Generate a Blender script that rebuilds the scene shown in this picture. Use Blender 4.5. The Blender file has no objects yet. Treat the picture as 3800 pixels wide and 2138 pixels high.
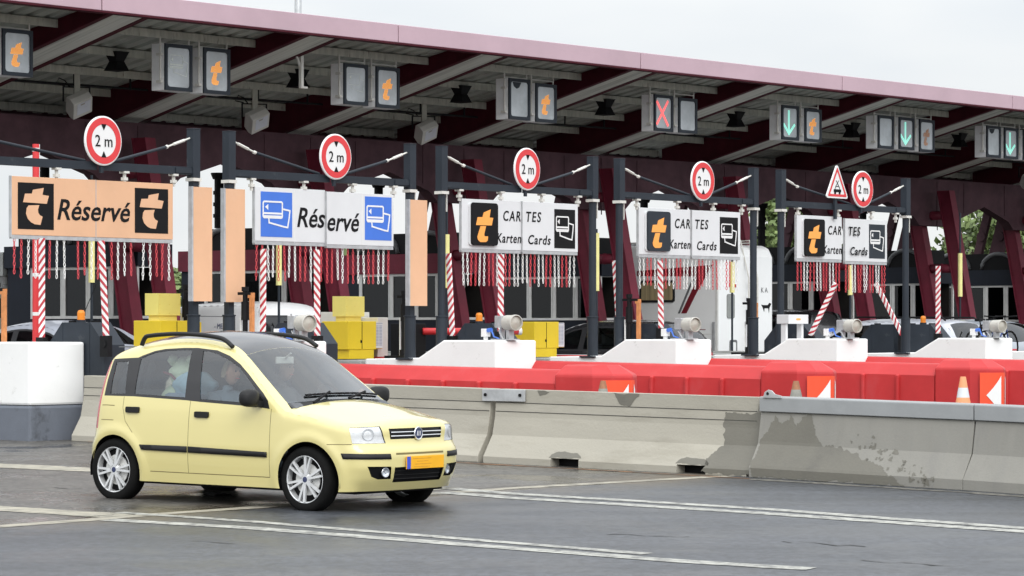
import bpy, bmesh, math, random
import numpy as np
from mathutils import Vector, Matrix
from mathutils.geometry import delaunay_2d_cdt, tessellate_polygon
random.seed(7)
S = bpy.context.scene
COL = S.collection
R = math.radians
# ------------------------------------------------------------------ camera, sky, sun, exposure
FPX, CAMZ, HOR = 11300.0, 1.58, 1220.0            # focal length in photo pixels, eye height, horizon row
cam = bpy.data.cameras.new('camera'); cam_o = bpy.data.objects.new('camera', cam); COL.objects.link(cam_o)
cam.sensor_width = 36.0; cam.lens = 36.0 * FPX / 3800.0
cam.shift_y = (HOR - 1069.0) / 3800.0
cam.clip_start = 0.5; cam.clip_end = 3000
cam_o.location = (0, 0, CAMZ); cam_o.rotation_euler = (R(90), 0, 0)
S.camera = cam_o
SUN_EL, SUN_AZ = R(35), R(166)
W = bpy.data.worlds.new('World'); S.world = W; W.use_nodes = True
nt = W.node_tree; nt.nodes.clear()
wo = nt.nodes.new('ShaderNodeOutputWorld'); bg = nt.nodes.new('ShaderNodeBackground')
sky = nt.nodes.new('ShaderNodeTexSky'); sky.sky_type = 'NISHITA'; sky.sun_disc = False
sky.sun_elevation = SUN_EL; sky.sun_rotation = SUN_AZ
tc = nt.nodes.new('ShaderNodeTexCoord'); mp = nt.nodes.new('ShaderNodeMapping'); mp.inputs['Scale'].default_value = (1, 1, 3)
cn = nt.nodes.new('ShaderNodeTexNoise'); cn.inputs['Scale'].default_value = 5.0; cn.inputs['Detail'].default_value = 4
cr = nt.nodes.new('ShaderNodeValToRGB'); cr.color_ramp.elements[0].position = .33; cr.color_ramp.elements[1].position = .62
cr.color_ramp.elements[0].color = (9.5, 10.0, 10.5, 1); cr.color_ramp.elements[1].color = (11.1, 11.25, 11.3, 1)
mx = nt.nodes.new('ShaderNodeMix'); mx.data_type = 'RGBA'; mx.inputs['Factor'].default_value = .93
nt.links.new(tc.outputs['Generated'], mp.inputs['Vector']); nt.links.new(mp.outputs[0], cn.inputs['Vector'])
nt.links.new(cn.outputs['Fac'], cr.inputs['Fac']); nt.links.new(sky.outputs[0], mx.inputs['A']); nt.links.new(cr.outputs[0], mx.inputs['B'])
# an overcast sky is brighter overhead than at the horizon
sx_ = nt.nodes.new('ShaderNodeSeparateXYZ'); nt.links.new(tc.outputs['Generated'], sx_.inputs[0])
gr_ = nt.nodes.new('ShaderNodeMapRange'); gr_.inputs[1].default_value = .06; gr_.inputs[2].default_value = 1.; gr_.inputs[3].default_value = 1.; gr_.inputs[4].default_value = 2.3; nt.links.new(sx_.outputs[2], gr_.inputs[0])
vm_ = nt.nodes.new('ShaderNodeVectorMath'); vm_.operation = 'SCALE'; nt.links.new(mx.outputs['Result'], vm_.inputs[0]); 
# and brighter again on the side where the sun stands behind the cloud
dt_ = nt.nodes.new('ShaderNodeVectorMath'); dt_.operation = 'DOT_PRODUCT'; nt.links.new(tc.outputs['Generated'], dt_.inputs[0]); dt_.inputs[1].default_value = (math.sin(SUN_AZ), math.cos(SUN_AZ), .25)
g3_ = nt.nodes.new('ShaderNodeMapRange'); g3_.inputs[1].default_value = -.35; g3_.inputs[2].default_value = .9; g3_.inputs[3].default_value = 1.; g3_.inputs[4].default_value = 1.6; nt.links.new(dt_.outputs['Value'], g3_.inputs[0])
pr_ = nt.nodes.new('ShaderNodeMath'); pr_.operation = 'MULTIPLY'; nt.links.new(gr_.outputs[0], pr_.inputs[0]); nt.links.new(g3_.outputs[0], pr_.inputs[1]); nt.links.new(pr_.outputs[0], vm_.inputs['Scale'])
nt.links.new(vm_.outputs[0], bg.inputs['Color']); bg.inputs['Strength'].default_value = .1
nt.links.new(bg.outputs[0], wo.inputs['Surface'])
sun = bpy.data.lights.new('sun', 'SUN'); sun.energy = 1.45; sun.angle = R(30); sun.color = (1, .97, .92)
sun_o = bpy.data.objects.new('sun', sun); COL.objects.link(sun_o)
sd = Vector((math.sin(SUN_AZ) * math.cos(SUN_EL), math.cos(SUN_AZ) * math.cos(SUN_EL), math.sin(SUN_EL)))
sun_o.rotation_euler = sd.to_track_quat('Z', 'Y').to_euler(); sun_o.location = (0, 0, 60)
S.view_settings.view_transform = 'Standard'; S.view_settings.look = 'None'
S.view_settings.exposure = -.24; S.view_settings.gamma = 1
S.render.engine = 'CYCLES'
S.cycles.max_bounces = 8; S.cycles.transparent_max_bounces = 16; S.cycles.glossy_bounces = 4
S.cycles.caustics_reflective = False; S.cycles.caustics_refractive = False
try: S.cycles.use_denoising = True
except Exception: pass

# ------------------------------------------------------------------ coordinates of the toll plaza
# a runs along the row of lanes (to the right and away), c runs back along the lanes (to the left and away)
OX, OY = -5.37, 39.5
UA = (.6396, .7687); VC = (-.7687, .6396)
TH = math.atan2(UA[1], UA[0])
def W2(a, c): return OX + UA[0] * a + VC[0] * c, OY + UA[1] * a + VC[1] * c
def a_at(px, c):
    r = (px - 1900) / FPX
    X0, Y0 = OX + VC[0] * c, OY + VC[1] * c
    return (r * Y0 - X0) / (UA[0] - r * UA[1])
def c_at(px, a):
    r = (px - 1900) / FPX
    return (OX + UA[0] * a - r * (OY + UA[1] * a)) / (-VC[0] + r * VC[1])
def z_at(py, a, c): return CAMZ + (HOR - py) * W2(a, c)[1] / FPX
def AB(X, Y):
    dx, dy = X - OX, Y - OY
    return dx * UA[0] + dy * UA[1], dx * VC[0] + dy * VC[1]
def gz(a, c):                                         # the ground: falls gently from the plaza to the near road
    b = -c
    return .222 - .0125 * min(max(b, -2), 30) + .0143 * min(max(a + 2, -14), 0)
def ground(px, py):                                   # point of the ground seen at a photo pixel
    Y = 26.0
    for i in range(60):
        X = (px - 1900) / FPX * Y; a, c = AB(X, Y); z = gz(a, c)
        Y = Y * .4 + .6 * (CAMZ - z) * FPX / (py - HOR)
    return (px - 1900) / FPX * Y, Y, gz(*AB((px - 1900) / FPX * Y, Y))

# ------------------------------------------------------------------ materials
MATS = {}
def mat(name, col, rough=.6, var=.12, scale=4., metal=0., bump=0., bscale=60., spec=.5, coat=0., stretch=None, dirt=None, dscale=1.2, dlo=.5, dhi=.72):
    if name in MATS: return MATS[name]
    m = bpy.data.materials.new(name); m.use_nodes = True; n = m.node_tree.nodes; l = m.node_tree.links
    b = n['Principled BSDF']; b.inputs['Roughness'].default_value = rough; b.inputs['Metallic'].default_value = metal
    b.inputs['Specular IOR Level'].default_value = spec; b.inputs['Coat Weight'].default_value = coat
    b.inputs['Coat Roughness'].default_value = .06
    t = n.new('ShaderNodeTexCoord'); vec = t.outputs['Object']
    if stretch:
        mpn = n.new('ShaderNodeMapping'); mpn.inputs['Scale'].default_value = stretch; l.new(vec, mpn.inputs['Vector']); vec = mpn.outputs[0]
    c = n.new('ShaderNodeMix'); c.data_type = 'RGBA'
    c.inputs['A'].default_value = tuple(x * (1 - var) for x in col) + (1,); c.inputs['B'].default_value = tuple(min(1, x * (1 + var)) for x in col) + (1,)
    nz = n.new('ShaderNodeTexNoise'); nz.inputs['Scale'].default_value = scale; nz.inputs['Detail'].default_value = 5; nz.inputs['Roughness'].default_value = .62
    l.new(vec, nz.inputs['Vector'])
    rp = n.new('ShaderNodeMapRange'); rp.inputs[1].default_value = .32; rp.inputs[2].default_value = .68
    l.new(nz.outputs['Fac'], rp.inputs[0]); l.new(rp.outputs[0], c.inputs['Factor'])
    out = c.outputs['Result']
    if dirt:
        d = n.new('ShaderNodeTexNoise'); d.inputs['Scale'].default_value = dscale; d.inputs['Detail'].default_value = 8; d.inputs['Roughness'].default_value = .68
        l.new(vec, d.inputs['Vector'])
        r2 = n.new('ShaderNodeMapRange'); r2.inputs[1].default_value = dlo; r2.inputs[2].default_value = dhi; l.new(d.outputs['Fac'], r2.inputs[0])
        c2 = n.new('ShaderNodeMix'); c2.data_type = 'RGBA'; l.new(out, c2.inputs['A']); c2.inputs['B'].default_value = tuple(dirt) + (1,)
        l.new(r2.outputs[0], c2.inputs['Factor']); out = c2.outputs['Result']
    l.new(out, b.inputs['Base Color'])
    if bump:
        bn = n.new('ShaderNodeTexNoise'); bn.inputs['Scale'].default_value = bscale; bn.inputs['Detail'].default_value = 4; l.new(t.outputs['Object'], bn.inputs['Vector'])
        bp = n.new('ShaderNodeBump'); bp.inputs['Strength'].default_value = bump; bp.inputs['Distance'].default_value = .01
        l.new(bn.outputs['Fac'], bp.inputs['Height']); l.new(bp.outputs[0], b.inputs['Normal'])
    rr = n.new('ShaderNodeMapRange'); rr.inputs[3].default_value = max(0, rough - .08); rr.inputs[4].default_value = min(1, rough + .08)
    l.new(nz.outputs['Fac'], rr.inputs[0]); l.new(rr.outputs[0], b.inputs['Roughness'])
    MATS[name] = m; return m
def emat(name, col, strength, base=None):
    if name in MATS: return MATS[name]
    m = mat(name, base or col, .5, 0.02); b = m.node_tree.nodes['Principled BSDF']
    b.inputs['Emission Color'].default_value = tuple(col) + (1,); b.inputs['Emission Strength'].default_value = strength
    return m
def glass(name, tint=(.72, .80, .78), refl=1.0):
    if name in MATS: return MATS[name]
    m = bpy.data.materials.new(name); m.use_nodes = True; n = m.node_tree.nodes; l = m.node_tree.links; n.clear()
    o = n.new('ShaderNodeOutputMaterial'); t = n.new('ShaderNodeBsdfTransparent'); t.inputs[0].default_value = tuple(tint) + (1,)
    g = n.new('ShaderNodeBsdfGlossy'); g.inputs['Roughness'].default_value = .02; g.inputs[0].default_value = (.95, .97, 1, 1)
    f = n.new('ShaderNodeFresnel'); f.inputs[0].default_value = 1.52
    mu = n.new('ShaderNodeMath'); mu.operation = 'MULTIPLY_ADD'; mu.inputs[1].default_value = 1.0 * refl; mu.inputs[2].default_value = .03 * refl; mu.use_clamp = True
    x = n.new('ShaderNodeMixShader'); l.new(f.outputs[0], mu.inputs[0]); l.new(mu.outputs[0], x.inputs[0]); l.new(t.outputs[0], x.inputs[1]); l.new(g.outputs[0], x.inputs[2]); l.new(x.outputs[0], o.inputs[0])
    MATS[name] = m; return m
def two_sided(m, inside=(.03, .03, .033)):
    n = m.node_tree.nodes; l = m.node_tree.links; b = n['Principled BSDF']; src = b.inputs['Base Color'].links[0].from_socket
    g = n.new('ShaderNodeNewGeometry'); x = n.new('ShaderNodeMix'); x.data_type = 'RGBA'; l.new(g.outputs['Backfacing'], x.inputs['Factor'])
    l.new(src, x.inputs['A']); x.inputs['B'].default_value = tuple(inside) + (1,); l.new(x.outputs['Result'], b.inputs['Base Color'])
    ct = n.new('ShaderNodeMath'); ct.operation = 'SUBTRACT'; ct.inputs[0].default_value = b.inputs['Coat Weight'].default_value; l.new(g.outputs['Backfacing'], ct.inputs[1]); ct.use_clamp = True
    l.new(ct.outputs[0], b.inputs['Coat Weight'])
    return m
M = dict(
 pink=mat('faded_pink_paint', (.44, .31, .355), .55, .07, .8, dirt=(.35, .245, .28), dscale=.6, dlo=.62, dhi=.85),
 maroon=mat('maroon_steel_paint', (.15, .018, .035), .55, .18, 2.5, dirt=(.08, .012, .02), dlo=.55, dhi=.8, spec=.25),
 mauve=mat('weathered_mauve_steel', (.088, .046, .056), .7, .22, 2., dirt=(.05, .028, .034), dlo=.5, dhi=.75, spec=.15),
 flange=mat('dark_red_flange', (.060, .007, .014), .6, .2, 3., spec=.15),
 soffit=mat('grey_soffit_cladding', (.64, .65, .60), .7, .12, 1.2, stretch=(14, .5, 1), dirt=(.22, .23, .2), dscale=.5),
 deck=mat('galvanised_roof_sheet', (.42, .44, .40), .6, .16, 1., dirt=(.28, .29, .26), dscale=.8),
 purlin=mat('stained_pale_purlin', (.46, .46, .40), .75, .18, 2., stretch=(5, 1, 1), dirt=(.12, .10, .07), dscale=3., dlo=.58, dhi=.72),
 slate=mat('slate_grey_paint', (.021, .027, .036), .55, .12, 3., spec=.25, dirt=(.08, .085, .09), dscale=4., dlo=.62, dhi=.8),
 navy=mat('navy_cladding', (.014, .018, .028), .6, .15, 2., spec=.2),
 black=mat('black_metal', (.008, .008, .009), .6, .2, 6., spec=.15),
 rubber=mat('black_plastic', (.010, .010, .011), .55, .15, 10., spec=.3),
 galv=mat('galvanised_steel', (.42, .43, .44), .5, .15, 8., metal=.3),
 alu=mat('aluminium_frame', (.70, .70, .68), .5, .1, 5.),
 white=mat('white_paint', (.72, .72, .715), .5, .04, 2.),
 block=mat('white_painted_concrete', (.82, .82, .81), .7, .03, 1.5, bump=.15, bscale=30, dirt=(.40, .39, .35), dscale=4., dlo=.62, dhi=.78),
 blockbase=mat('grey_painted_concrete', (.13, .145, .175), .7, .12, 2., bump=.2, bscale=30, dirt=(.06, .065, .075), dscale=2.5, dlo=.55, dhi=.68),
 slab=mat('island_concrete', (.34, .35, .34), .85, .15, 3., bump=.2, dirt=(.2, .2, .19)),
 peach=mat('faded_orange_board', (.66, .39, .235), .6, .05, 1.5, dirt=(.71, .47, .325), dscale=1., dlo=.56, dhi=.9),
 panelw=mat('white_sign_sheet', (.63, .64, .65), .4, .03, 2., dirt=(.6, .61, .6), dscale=2., dlo=.6, dhi=.85),
 ink=mat('black_lettering', (.008, .008, .009), .7, .1, 20., spec=.15),
 blue=mat('blue_sign_sheet', (.042, .15, .58), .4, .04, 3.),
 orange=mat('orange_symbol', (.86, .36, .07), .5, .06, 4.),
 red=mat('red_sign_sheet', (.62, .035, .04), .42, .06, 5.),
 redplastic=mat('red_water_barrier_plastic', (.46, .032, .034), .5, .1, 1.5, bump=.06, bscale=12, spec=.3, dirt=(.44, .065, .068), dscale=1.5, dlo=.55, dhi=.85),
 chev=mat('orange_red_sheet', (.78, .07, .02), .4, .05, 4.),
 yellow=mat('yellow_cabinet_paint', (.72, .52, .015), .45, .05, 2., dirt=(.6, .44, .03), dscale=4., dlo=.66, dhi=.85),
 paleyel=mat('pale_yellow_cabinet_paint', (.80, .69, .18), .5, .05, 2.),
 yelsleeve=mat('pale_yellow_sleeve', (.78, .72, .30), .55, .08, 6.),
 rust=mat('rust_orange_bar', (.50, .20, .07), .75, .25, 9.),
 lamp=mat('grey_lamp_housing', (.60, .59, .55), .5, .06, 5.),
 lens=mat('clouded_lens', (.40, .38, .33), .25, .12, 8.),
 screen=mat('dark_display_glass', (.42, .455, .48), .18, .25, 1.4),
 sigside=mat('pale_grey_box_paint', (.80, .81, .82), .5, .05, 4.),
 amber=emat('amber_leds', (1., .43, .11), 1.05, (.8, .35, .08)),
 amberdim=emat('dim_amber_leds', (.9, .45, .22), .05, (.52, .36, .29)),
 ledred=emat('red_leds', (1., .15, .15), 1.25, (.8, .1, .1)),
 ledgreen=emat('green_leds', (.32, .9, .72), .75, (.3, .7, .6)),
 ledoff=mat('unlit_white_leds', (.62, .66, .62), .6, .1, 20.),
 beacon=mat('orange_beacon_plastic', (.72, .22, .01), .3, .1, 8.),
 chainred=mat('red_plastic_chain', (.60, .06, .075), .5, .08, 10.),
 chainwhite=mat('white_plastic_chain', (.78, .78, .76), .5, .04, 10.),
 tyre=mat('tyre_rubber', (.008, .008, .008), .85, .2, 20., spec=.12),
 rim=mat('silver_alloy', (.68, .69, .70), .38, .06, 10., metal=.4),
 chrome=mat('chrome', (.75, .76, .78), .15, .04, 10., metal=1.),
 skin=mat('skin', (.50, .27, .19), .55, .06, 12.),
 hair=mat('brown_hair', (.05, .03, .02), .7, .3, 40.),
 fair=mat('grey_blond_hair', (.30, .24, .16), .7, .2, 40.),
 shirt=mat('dark_grey_clothing', (.06, .065, .075), .85, .15, 10.),
 shirt2=mat('blue_grey_clothing', (.16, .20, .25), .85, .12, 10.),
 bark=mat('bark', (.10, .075, .05), .9, .3, 8., bump=.4),
 leaf=mat('leaf_green', (.085, .125, .035), .6, .35, 1.2),
 leaf2=mat('light_leaf_green', (.14, .19, .06), .6, .3, 1.2),
)
# ------------------------------------------------------------------ mesh helpers
class MB:
    def __init__(s): s.v = []; s.f = []; s.m = []; s.cur = 0
    def add(s, vs, fs, mi=None):
        o = len(s.v); s.v += [tuple(map(float, p)) for p in vs]; s.f += [tuple(i + o for i in f) for f in fs]
        s.m += [s.cur if mi is None else mi] * len(fs); return s
    def box(s, x0, x1, y0, y1, z0, z1, mi=None):
        vs = [(x, y, z) for z in (z0, z1) for y in (y0, y1) for x in (x0, x1)]
        return s.add(vs, [(0, 2, 3, 1), (4, 5, 7, 6), (0, 1, 5, 4), (2, 6, 7, 3), (0, 4, 6, 2), (1, 3, 7, 5)], mi)
    def prism(s, poly, axis, lo, hi, mi=None, shift=0):
        """poly: 2-D outline in the two other axes, extruded along axis from lo to hi"""
        n = len(poly)
        def P(p, t):
            return {'x': (t, p[0], p[1]), 'y': (p[0], t, p[1]), 'z': (p[0], p[1], t)}[axis]
        vs = [P(p, lo) for p in poly] + [P(p, hi) for p in poly]
        tri = tessellate_polygon([[Vector((p[0], p[1], 0)) for p in poly]])
        fs = [tuple(t) for t in tri] + [tuple(i + n for i in t[::-1]) for t in tri] + [(i, (i + 1) % n, n + (i + 1) % n, n + i) for i in range(n)]
        return s.add(vs, fs, mi)
    def tube(s, pts, r, n=8, mi=None, cap=True, flat=1.):
        pts = [Vector(p) for p in pts]; rs = r if hasattr(r, '__len__') else [r] * len(pts); o = len(s.v); vs = []; fs = []
        for i, p in enumerate(pts):
            d = (pts[min(i + 1, len(pts) - 1)] - pts[max(i - 1, 0)]).normalized()
            up = Vector((0, 0, 1)) if abs(d.z) < .95 else Vector((1, 0, 0))
            x = d.cross(up).normalized(); y = x.cross(d)
            for k in range(n):
                t = 2 * math.pi * k / n; vs.append(p + x * math.cos(t) * rs[i] + y * math.sin(t) * rs[i] * flat)
        for i in range(len(pts) - 1):
            for k in range(n): fs.append((i * n + k, i * n + (k + 1) % n, (i + 1) * n + (k + 1) % n, (i + 1) * n + k))
        if cap: fs += [tuple(range(n))[::-1], tuple(range((len(pts) - 1) * n, len(pts) * n))]
        return s.add(vs, fs, mi)
    def bar(s, p0, p1, w, h, mi=None):
        p0, p1 = Vector(p0), Vector(p1); d = (p1 - p0).normalized(); up = Vector((0, 0, 1)) if abs(d.z) < .95 else Vector((0, 1, 0))
        x = d.cross(up).normalized() * w / 2; y = x.normalized().cross(d) * h / 2
        vs = [p + a * x + b * y for p in (p0, p1) for a, b in ((-1, -1), (1, -1), (1, 1), (-1, 1))]
        return s.add(vs, [(3, 2, 1, 0), (4, 5, 6, 7), (0, 1, 5, 4), (1, 2, 6, 5), (2, 3, 7, 6), (3, 0, 4, 7)], mi)
    def lathe(s, prof, n=24, axis='y', c=(0, 0, 0), mi=None):
        """prof: (radius, offset along axis)"""
        vs = []; fs = []
        for r, t in prof:
            for k in range(n):
                q = 2 * math.pi * k / n; u, v = r * math.cos(q), r * math.sin(q)
                p = {'y': (u, t, v), 'z': (u, v, t), 'x': (t, u, v)}[axis]; vs.append((p[0] + c[0], p[1] + c[1], p[2] + c[2]))
        for i in range(len(prof) - 1):
            for k in range(n): fs.append((i * n + k, i * n + (k + 1) % n, (i + 1) * n + (k + 1) % n, (i + 1) * n + k))
        return s.add(vs, fs, mi)
    def stroke(s, pts, w, y=0., t=.004, mi=None, closed=False):
        """flat line drawn in the x-z plane facing -y"""
        n = len(pts)
        for i in range(n if closed else n - 1):
            a, b = pts[i], pts[(i + 1) % n]; dx, dz = b[0] - a[0], b[1] - a[1]; L = math.hypot(dx, dz) or 1; ex, ez = dx / L * w * .5, dz / L * w * .5; nx, nz = -ez, ex
            s.prism([(a[0] - ex + nx, a[1] - ez + nz), (b[0] + ex + nx, b[1] + ez + nz), (b[0] + ex - nx, b[1] + ez - nz), (a[0] - ex - nx, a[1] - ez - nz)], 'y', y - t + i * .00015, y, mi)
        return s
    def build(s, name, mats, parent=None, smooth=False, bevel=0., recalc=True):
        me = bpy.data.meshes.new(name); me.from_pydata(s.v, [], s.f)
        for m in (mats if isinstance(mats, (list, tuple)) else [mats]): me.materials.append(M[m] if isinstance(m, str) else m)
        if len(me.polygons): me.polygons.foreach_set('material_index', s.m)
        if recalc:
            b = bmesh.new(); b.from_mesh(me); bmesh.ops.recalc_face_normals(b, faces=b.faces); b.to_mesh(me); b.free()
        if smooth: me.polygons.foreach_set('use_smooth', [True] * len(me.polygons))
        o = bpy.data.objects.new(name, me); COL.objects.link(o)
        if parent: o.parent = parent
        if bevel:
            bv = o.modifiers.new('bevel', 'BEVEL'); bv.width = bevel; bv.segments = 2; bv.limit_method = 'ANGLE'; bv.angle_limit = R(40)
        return o
def tag(o, label=None, cat=None, group=None, kind=None):
    if label: o['label'] = label
    if cat: o['category'] = cat
    if group: o['group'] = group
    if kind: o['kind'] = kind
    return o
def thing(name, label, cat, loc=(0, 0, 0), rotz=0., group=None):
    o = bpy.data.objects.new(name, None); o.empty_display_size = .2; COL.objects.link(o); o.location = loc; o.rotation_euler = (0, 0, rotz)
    return tag(o, label, cat, group)
def tthing(name, label, cat, a, c, z, group=None, turn=0.):
    X, Y = W2(a, c); return thing(name, label, cat, (X, Y, z), TH + turn, group)
def copy_tree(o, parent=None):
    c = o.copy(); COL.objects.link(c); c.parent = parent
    for ch in [k for k in o.children]: copy_tree(ch, c)
    return c
def text(s, size, m, parent, x, z, y=-.004, shear=0., xs=1., align='LEFT', name='lettering', t=.002, spacing=1., width=None, bold=0.):
    cu = bpy.data.curves.new('t', 'FONT'); cu.body = s; cu.size = size; cu.shear = shear; cu.extrude = t; cu.align_x = align; cu.space_character = spacing; cu.resolution_u = 3; cu.offset = bold
    to = bpy.data.objects.new('t', cu); COL.objects.link(to); me = bpy.data.meshes.new_from_object(to); bpy.data.objects.remove(to); bpy.data.curves.remove(cu)
    me.materials.clear(); me.materials.append(M[m]); me.name = name
    if width:
        co = [v.co.x for v in me.vertices]; xs = width / (max(co) - min(co))
    co = [v.co.x for v in me.vertices]; me.transform(Matrix.Translation((-(max(co) if align == 'RIGHT' else min(co) if align == 'LEFT' else (max(co) + min(co)) / 2), 0, 0))); me.transform(Matrix.Diagonal((xs, 1, 1, 1))); me.transform(Matrix.Rotation(R(90), 4, 'X'))
    o = bpy.data.objects.new(name, me); COL.objects.link(o); o.parent = parent; o.location = (x, y, z); return o
def arr(p): return np.array(p, float)
def inside(P, poly):
    x, y = P[:, 0], P[:, 1]; r = np.zeros(len(P), bool); n = len(poly)
    for i in range(n):
        x0, y0 = poly[i]; x1, y1 = poly[(i + 1) % n]
        if y0 == y1: continue
        k = (y0 > y) != (y1 > y); r ^= k & (x < (x1 - x0) * (y - y0) / (y1 - y0) + x0)
    return r
def resample(poly, h, closed=True):
    out = []; n = len(poly)
    for i in range(n if closed else n - 1):
        a, b = arr(poly[i]), arr(poly[(i + 1) % n]); k = max(1, int(np.ceil(np.linalg.norm(b - a) / h)))
        out += [tuple(a + (b - a) * j / k) for j in range(k)]
    if not closed: out.append(tuple(poly[-1]))
    return out
# ------------------------------------------------------------------ ground and road
def build_ground():
    AA = [-900, -300, -120, -60, -40, -30, -22, -16] + list(np.arange(-15, -2, 1.)) + [-2] + list(np.arange(0, 60, 4.)) + [70, 100, 200, 500, 1500]
    BB = [-900, -300, -100, -50, -30, -20, -12, -6, -2] + list(np.arange(0, 30, 1.5)) + [30, 40, 60, 100, 300]
    mb = MB(); n = len(BB)
    for a in AA:
        for b in BB: X, Y = W2(a, -b); mb.v.append((X, Y, gz(a, -b)))
    for i in range(len(AA) - 1):
        for j in range(n - 1): mb.f.append((i * n + j, i * n + j + 1, (i + 1) * n + j + 1, (i + 1) * n + j)); mb.m.append(0)
    m = bpy.data.materials.new('wet_asphalt'); m.use_nodes = True; N = m.node_tree.nodes; L = m.node_tree.links; b = N['Principled BSDF']
    t = N.new('ShaderNodeTexCoord')
    def noise(sc, det=4, vec=None, rough=.6):
        q = N.new('ShaderNodeTexNoise'); q.inputs['Scale'].default_value = sc; q.inputs['Detail'].default_value = det; q.inputs['Roughness'].default_value = rough
        L.new(vec or t.outputs['Object'], q.inputs['Vector']); return q.outputs['Fac']
    def rng(x, lo, hi, o0=0., o1=1.):
        q = N.new('ShaderNodeMapRange'); L.new(x, q.inputs[0]); q.inputs[1].default_value = lo; q.inputs[2].default_value = hi; q.inputs[3].default_value = o0; q.inputs[4].default_value = o1; return q.outputs[0]
    def mix(f, A, B):
        q = N.new('ShaderNodeMix'); q.data_type = 'RGBA'; L.new(f, q.inputs['Factor'])
        for k, v in (('A', A), ('B', B)):
            if isinstance(v, tuple): q.inputs[k].default_value = v + (1,)
            else: L.new(v, q.inputs[k])
        return q.outputs['Result']
    def math_(op, x, y):
        q = N.new('ShaderNodeMath'); q.operation = op
        for i, v in enumerate((x, y)):
            if isinstance(v, float): q.inputs[i].default_value = v
            else: L.new(v, q.inputs[i])
        return q.outputs[0]
    # older, paler surfacing lies beyond the construction joint
    p0, p1 = ground(0, 1957), ground(2640, 1770); dx, dy = p1[0] - p0[0], p1[1] - p0[1]; ln = math.hypot(dx, dy); nx, ny = -dy / ln, dx / ln
    sp = N.new('ShaderNodeSeparateXYZ'); L.new(t.outputs['Object'], sp.inputs[0])
    d = math_('ADD', math_('MULTIPLY', sp.outputs[0], nx), math_('ADD', math_('MULTIPLY', sp.outputs[1], ny), -(p0[0] * nx + p0[1] * ny)))
    old = rng(d, -.02, .02)
    # wheel tracks run with the lanes
    mpn = N.new('ShaderNodeMapping'); mpn.inputs['Rotation'].default_value = (0, 0, R(38)); mpn.inputs['Scale'].default_value = (.06, 1.2, 1); L.new(t.outputs['Object'], mpn.inputs['Vector'])
    track = rng(noise(1.3, 3, mpn.outputs[0]), .38, .64)
    fine = noise(95., 3, None, .8); grain = noise(15., 4, None, .75); mid = noise(2.2, 6); big = noise(.45, 4)
    vo = N.new('ShaderNodeTexVoronoi'); vo.inputs['Scale'].default_value = 42.; L.new(t.outputs['Object'], vo.inputs['Vector'])
    chip = rng(vo.outputs['Distance'], .02, .16, 1., 0.)
    chipsel = rng(noise(31., 2), .66, .70)
    new_c = mix(track, (.033, .037, .044), (.053, .058, .068)); old_c = mix(rng(mid, .35, .65), (.062, .058, .053), (.098, .092, .083))
    c = mix(old, new_c, old_c)
    c = mix(rng(fine, .38, .62, 0., 1.), mix(rng(fine, .3, .5), c, c), c)
    g = N.new('ShaderNodeHueSaturation'); L.new(c, g.inputs['Color']); L.new(rng(grain, .40, .60, .62, 1.42), g.inputs['Value']); c = g.outputs[0]
    c = mix(math_('MULTIPLY', chip, chipsel), c, (.30, .30, .29))
    # rust-brown runoff at the foot of the barriers and along the joint
    stain = math_('MULTIPLY', rng(math_('ABSOLUTE', d, 0.), .9, .05), rng(big, .42, .62)); c = mix(math_('MULTIPLY', stain, .75), c, (.125, .095, .058))
    wet = rng(noise(.8, 5), .46, .60); wet = math_('MULTIPLY', wet, rng(old, 0., 1., .35, 1.))
    g2 = N.new('ShaderNodeHueSaturation'); L.new(c, g2.inputs['Color']); L.new(rng(wet, 0., 1., 1., .62), g2.inputs['Value']); c = g2.outputs[0]
    L.new(c, b.inputs['Base Color']); L.new(rng(wet, 0., 1., .46, .16), b.inputs['Roughness']); b.inputs['Specular IOR Level'].default_value = .5
    bp = N.new('ShaderNodeBump'); bp.inputs['Distance'].default_value = .006; L.new(rng(wet, 0., 1., .55, .12), bp.inputs['Strength']); L.new(fine, bp.inputs['Height']); L.new(bp.outputs[0], b.inputs['Normal'])
    tag(mb.build('road', m, recalc=False), kind='structure')
M['roadpaint'] = mat('worn_road_paint', (.36, .36, .325), .6, .16, 3., dirt=(.12, .12, .115), dscale=9., dlo=.44, dhi=.62, bump=.2, bscale=80)
M['oldpaint'] = mat('rubbed_old_road_paint', (.37, .345, .275), .65, .15, 2., stretch=(.5, 1.6, 1), dirt=(.10, .097, .088), dscale=8., dlo=.44, dhi=.64, bump=.2, bscale=80)
M['joint'] = mat('concrete_joint', (.28, .26, .21), .7, .25, 4., dirt=(.13, .12, .10), dscale=6., dlo=.5, dhi=.65)
M['crack'] = mat('dark_crack', (.02, .02, .02), .6, .2, 9.)
def strip(name, pts, w, m, lift=.004, jitter=0.):
    G = [arr(ground(*p)) for p in pts]; P = []
    for i in range(len(G) - 1):
        k = max(1, int(np.linalg.norm(G[i + 1] - G[i]) / .25))
        for j in range(k): P.append(G[i] + (G[i + 1] - G[i]) * j / k)
    P.append(G[-1]); mb = MB()
    for i, p in enumerate(P):
        d = P[min(i + 1, len(P) - 1)] - P[max(i - 1, 0)]; n = arr((-d[1], d[0])) / (np.hypot(d[0], d[1]) + 1e-9)
        for sgn in (-1, 1):
            q = p[:2] + n * sgn * (w / 2 + random.uniform(-jitter, jitter)); mb.v.append((q[0], q[1], gz(*AB(*q)) + lift))
        if i: o = 2 * i; mb.f.append((o - 2, o, o + 1, o - 1)); mb.m.append(0)
    o = mb.build(name, m, recalc=False)
    return tag(o, kind='structure')
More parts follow.
